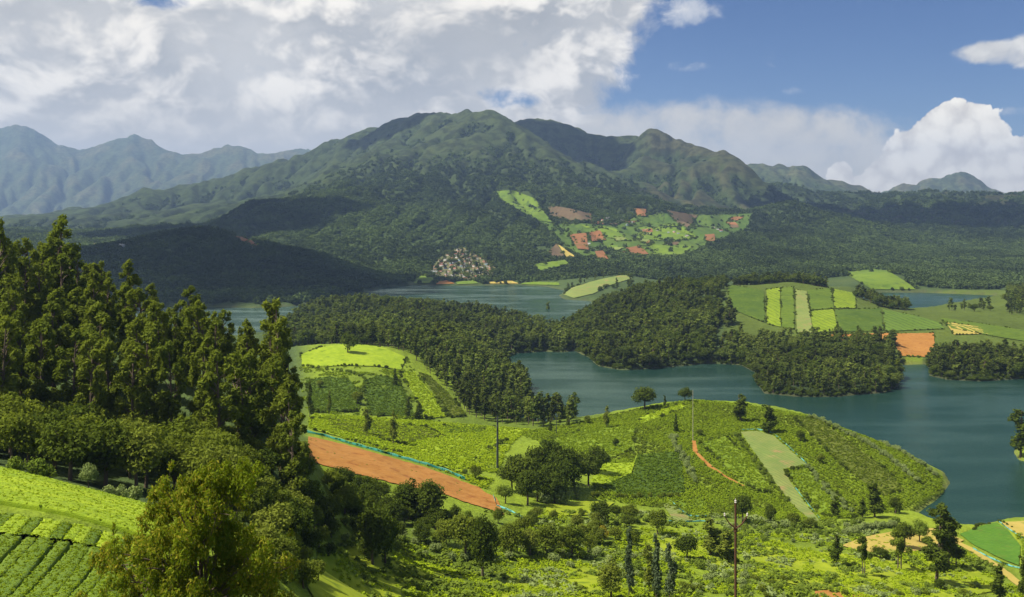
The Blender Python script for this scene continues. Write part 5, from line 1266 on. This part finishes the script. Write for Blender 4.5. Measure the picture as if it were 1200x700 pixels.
def house(px, py, label, group, big=1.0):
    s_ = see(px, py)
    if not s_: return
    wm, rm, dm, nm, w = house_parts(prng.choice(WALLS), prng.choice(ROOFS), 8.0, 6.0, 3.6, 1.7)
    e = link('house', None, loc=s_); e.rotation_euler = (0, 0, prng.uniform(-0.6, 0.6)+prng.choice((0, 0, 1.57))); e.scale = (big*prng.uniform(0.75, 1.2),)*3
    link('wall', wm, e); link('roof', rm, e); link('door', dm, e)
    for q in (-2.8, 2.8): link('window', nm, e, (q, 0, 0))
    tag(e, label, 'house', group)
vp = [(505,320),(516,305),(530,296),(542,292),(556,299),(572,309),(579,315),(576,325),(545,328),(513,326)]
got = []; tries = 0
while len(got) < 85 and tries < 6000:
    tries += 1; px, py = prng.uniform(503, 581), prng.uniform(291, 329)
    if not in_poly(np.array(px), np.array(py), vp) or any(abs(px-a) < 4.2 and abs(py-b) < 2.0 for a, b in got): continue
    got.append((px, py)); house(px, py, 'tiny pale house in the %s %s of the village above the far lake' % ('upper' if py < 308 else 'lower', 'left' if px < 541 else 'right'), 'houses of the far village')
for px, py in ((706,259),(712,257),(718,259),(724,262),(729,260),(735,265),(740,262),(722,257),(751,272),(757,271),(764,273),(770,272),(784,274),(790,273),(795,275),(841,270),(845,272),(836,268),(716,262),(700,262),(805,278),(690,287),(744,277)):
    house(px, py, 'small farmhouse among the fields below the mountain', 'farmhouses of the mountain fields', 1.15)
for i in range(26):
    px = 88+prng.random()*66; house(px, 292-(px-88)*0.10+prng.uniform(-3, 5), 'distant pale house of the hamlet left of the dark hill', 'houses of the far left hamlet', 1.2)

# ------------------------------------------------------------------ clouds overhead, out of view, that shade the hills
def cloud_mat():
    m, t = new_mat('cloud'); d_ = t.new('ShaderNodeBsdfDiffuse'); d_.inputs[0].default_value = (0.9, 0.9, 0.9, 1)
    tr = t.new('ShaderNodeBsdfTranslucent'); tr.inputs[0].default_value = (0.9, 0.9, 0.9, 1); mx = t.new('ShaderNodeMixShader'); mx.inputs[0].default_value = 0.5
    t.link(d_.outputs[0], mx.inputs[1]); t.link(tr.outputs[0], mx.inputs[2]); finish(t, mx.outputs[0]); return m
M['cloud'] = cloud_mat()
def cloud(px, D, zg, alt, lumps, seed):
    """a cumulus placed so that its shadow falls round the ground point (px, D, zg)"""
    k = (alt-zg)/SUN.z; cx, cy = (px-PX0)/F*D+SUN.x*k, D+SUN.y*k
    g = np.random.default_rng(seed); bm = bmesh.new()
    for (ox, oy, rx, ry) in lumps:
        for q in range(5):
            r = bmesh.ops.create_icosphere(bm, subdivisions=3, radius=1.0); a = g.random()*6.28; u = 0.55*g.random()**0.5
            sx, sy, sz = rx*(0.45+0.3*g.random()), ry*(0.45+0.3*g.random()), 110+90*g.random(); ox2, oy2 = ox+math.cos(a)*u*rx, oy+math.sin(a)*u*ry
            for v in r['verts']:
                n = 1+0.22*math.sin(v.co.x*5+q)*math.sin(v.co.y*4.3+2*q)+0.1*math.sin(v.co.y*11+v.co.x*9+q)
                v.co = Vector((ox2+v.co.x*sx*n, oy2+v.co.y*sy*n, max(v.co.z, -0.35)*sz*n))
    me = bpy.data.meshes.new('cloud'); bm.to_mesh(me); bm.free(); me.materials.append(M['cloud'])
    me.polygons.foreach_set('use_smooth', np.ones(len(me.polygons), bool))
    tag(link('cloud', me, loc=(cx, cy, alt)), 'cumulus cloud high overhead', kind='structure')
cloud(232, 2060, 60, 2650, [(0, 0, 430, 420), (-260, 170, 340, 330), (170, -20, 240, 320)], 1)
cloud(345, 3250, 150, 2700, [(-40, 0, 380, 330), (-420, 150, 420, 330)], 2)
cloud(665, 6050, 480, 3000, [(-150, 0, 430, 400), (180, -60, 300, 300)], 3)
cloud(470, 6000, 600, 3000, [(0, 0, 420, 350)], 5)
cloud(1080, 4600, 220, 2700, [(0, 0, 700, 420), (650, 100, 600, 380)], 4)

# ------------------------------------------------------------------ haze: one box of even air round the place
hm = bpy.data.materials.new('haze'); hm.use_nodes = True; hm.node_tree.nodes.clear(); ht = NT(hm.node_tree)
pv = ht.new('ShaderNodeVolumePrincipled'); pv.inputs['Color'].default_value = (0.40, 0.60, 1.0, 1); pv.inputs['Density'].default_value = 5.0e-5; pv.inputs['Anisotropy'].default_value = 0.25
ht.link(pv.outputs[0], ht.new('ShaderNodeOutputMaterial').inputs['Volume'])
zt = float(GZ.max())+30
v, f = box(float(GX.min())-300, float(GX.max())+300, -400, 20400, -16.0, min(zt, 2380))
tag(link('haze', mesh_np('haze', v, f, (hm,))), 'thin bluish haze in the valley air', kind='stuff')
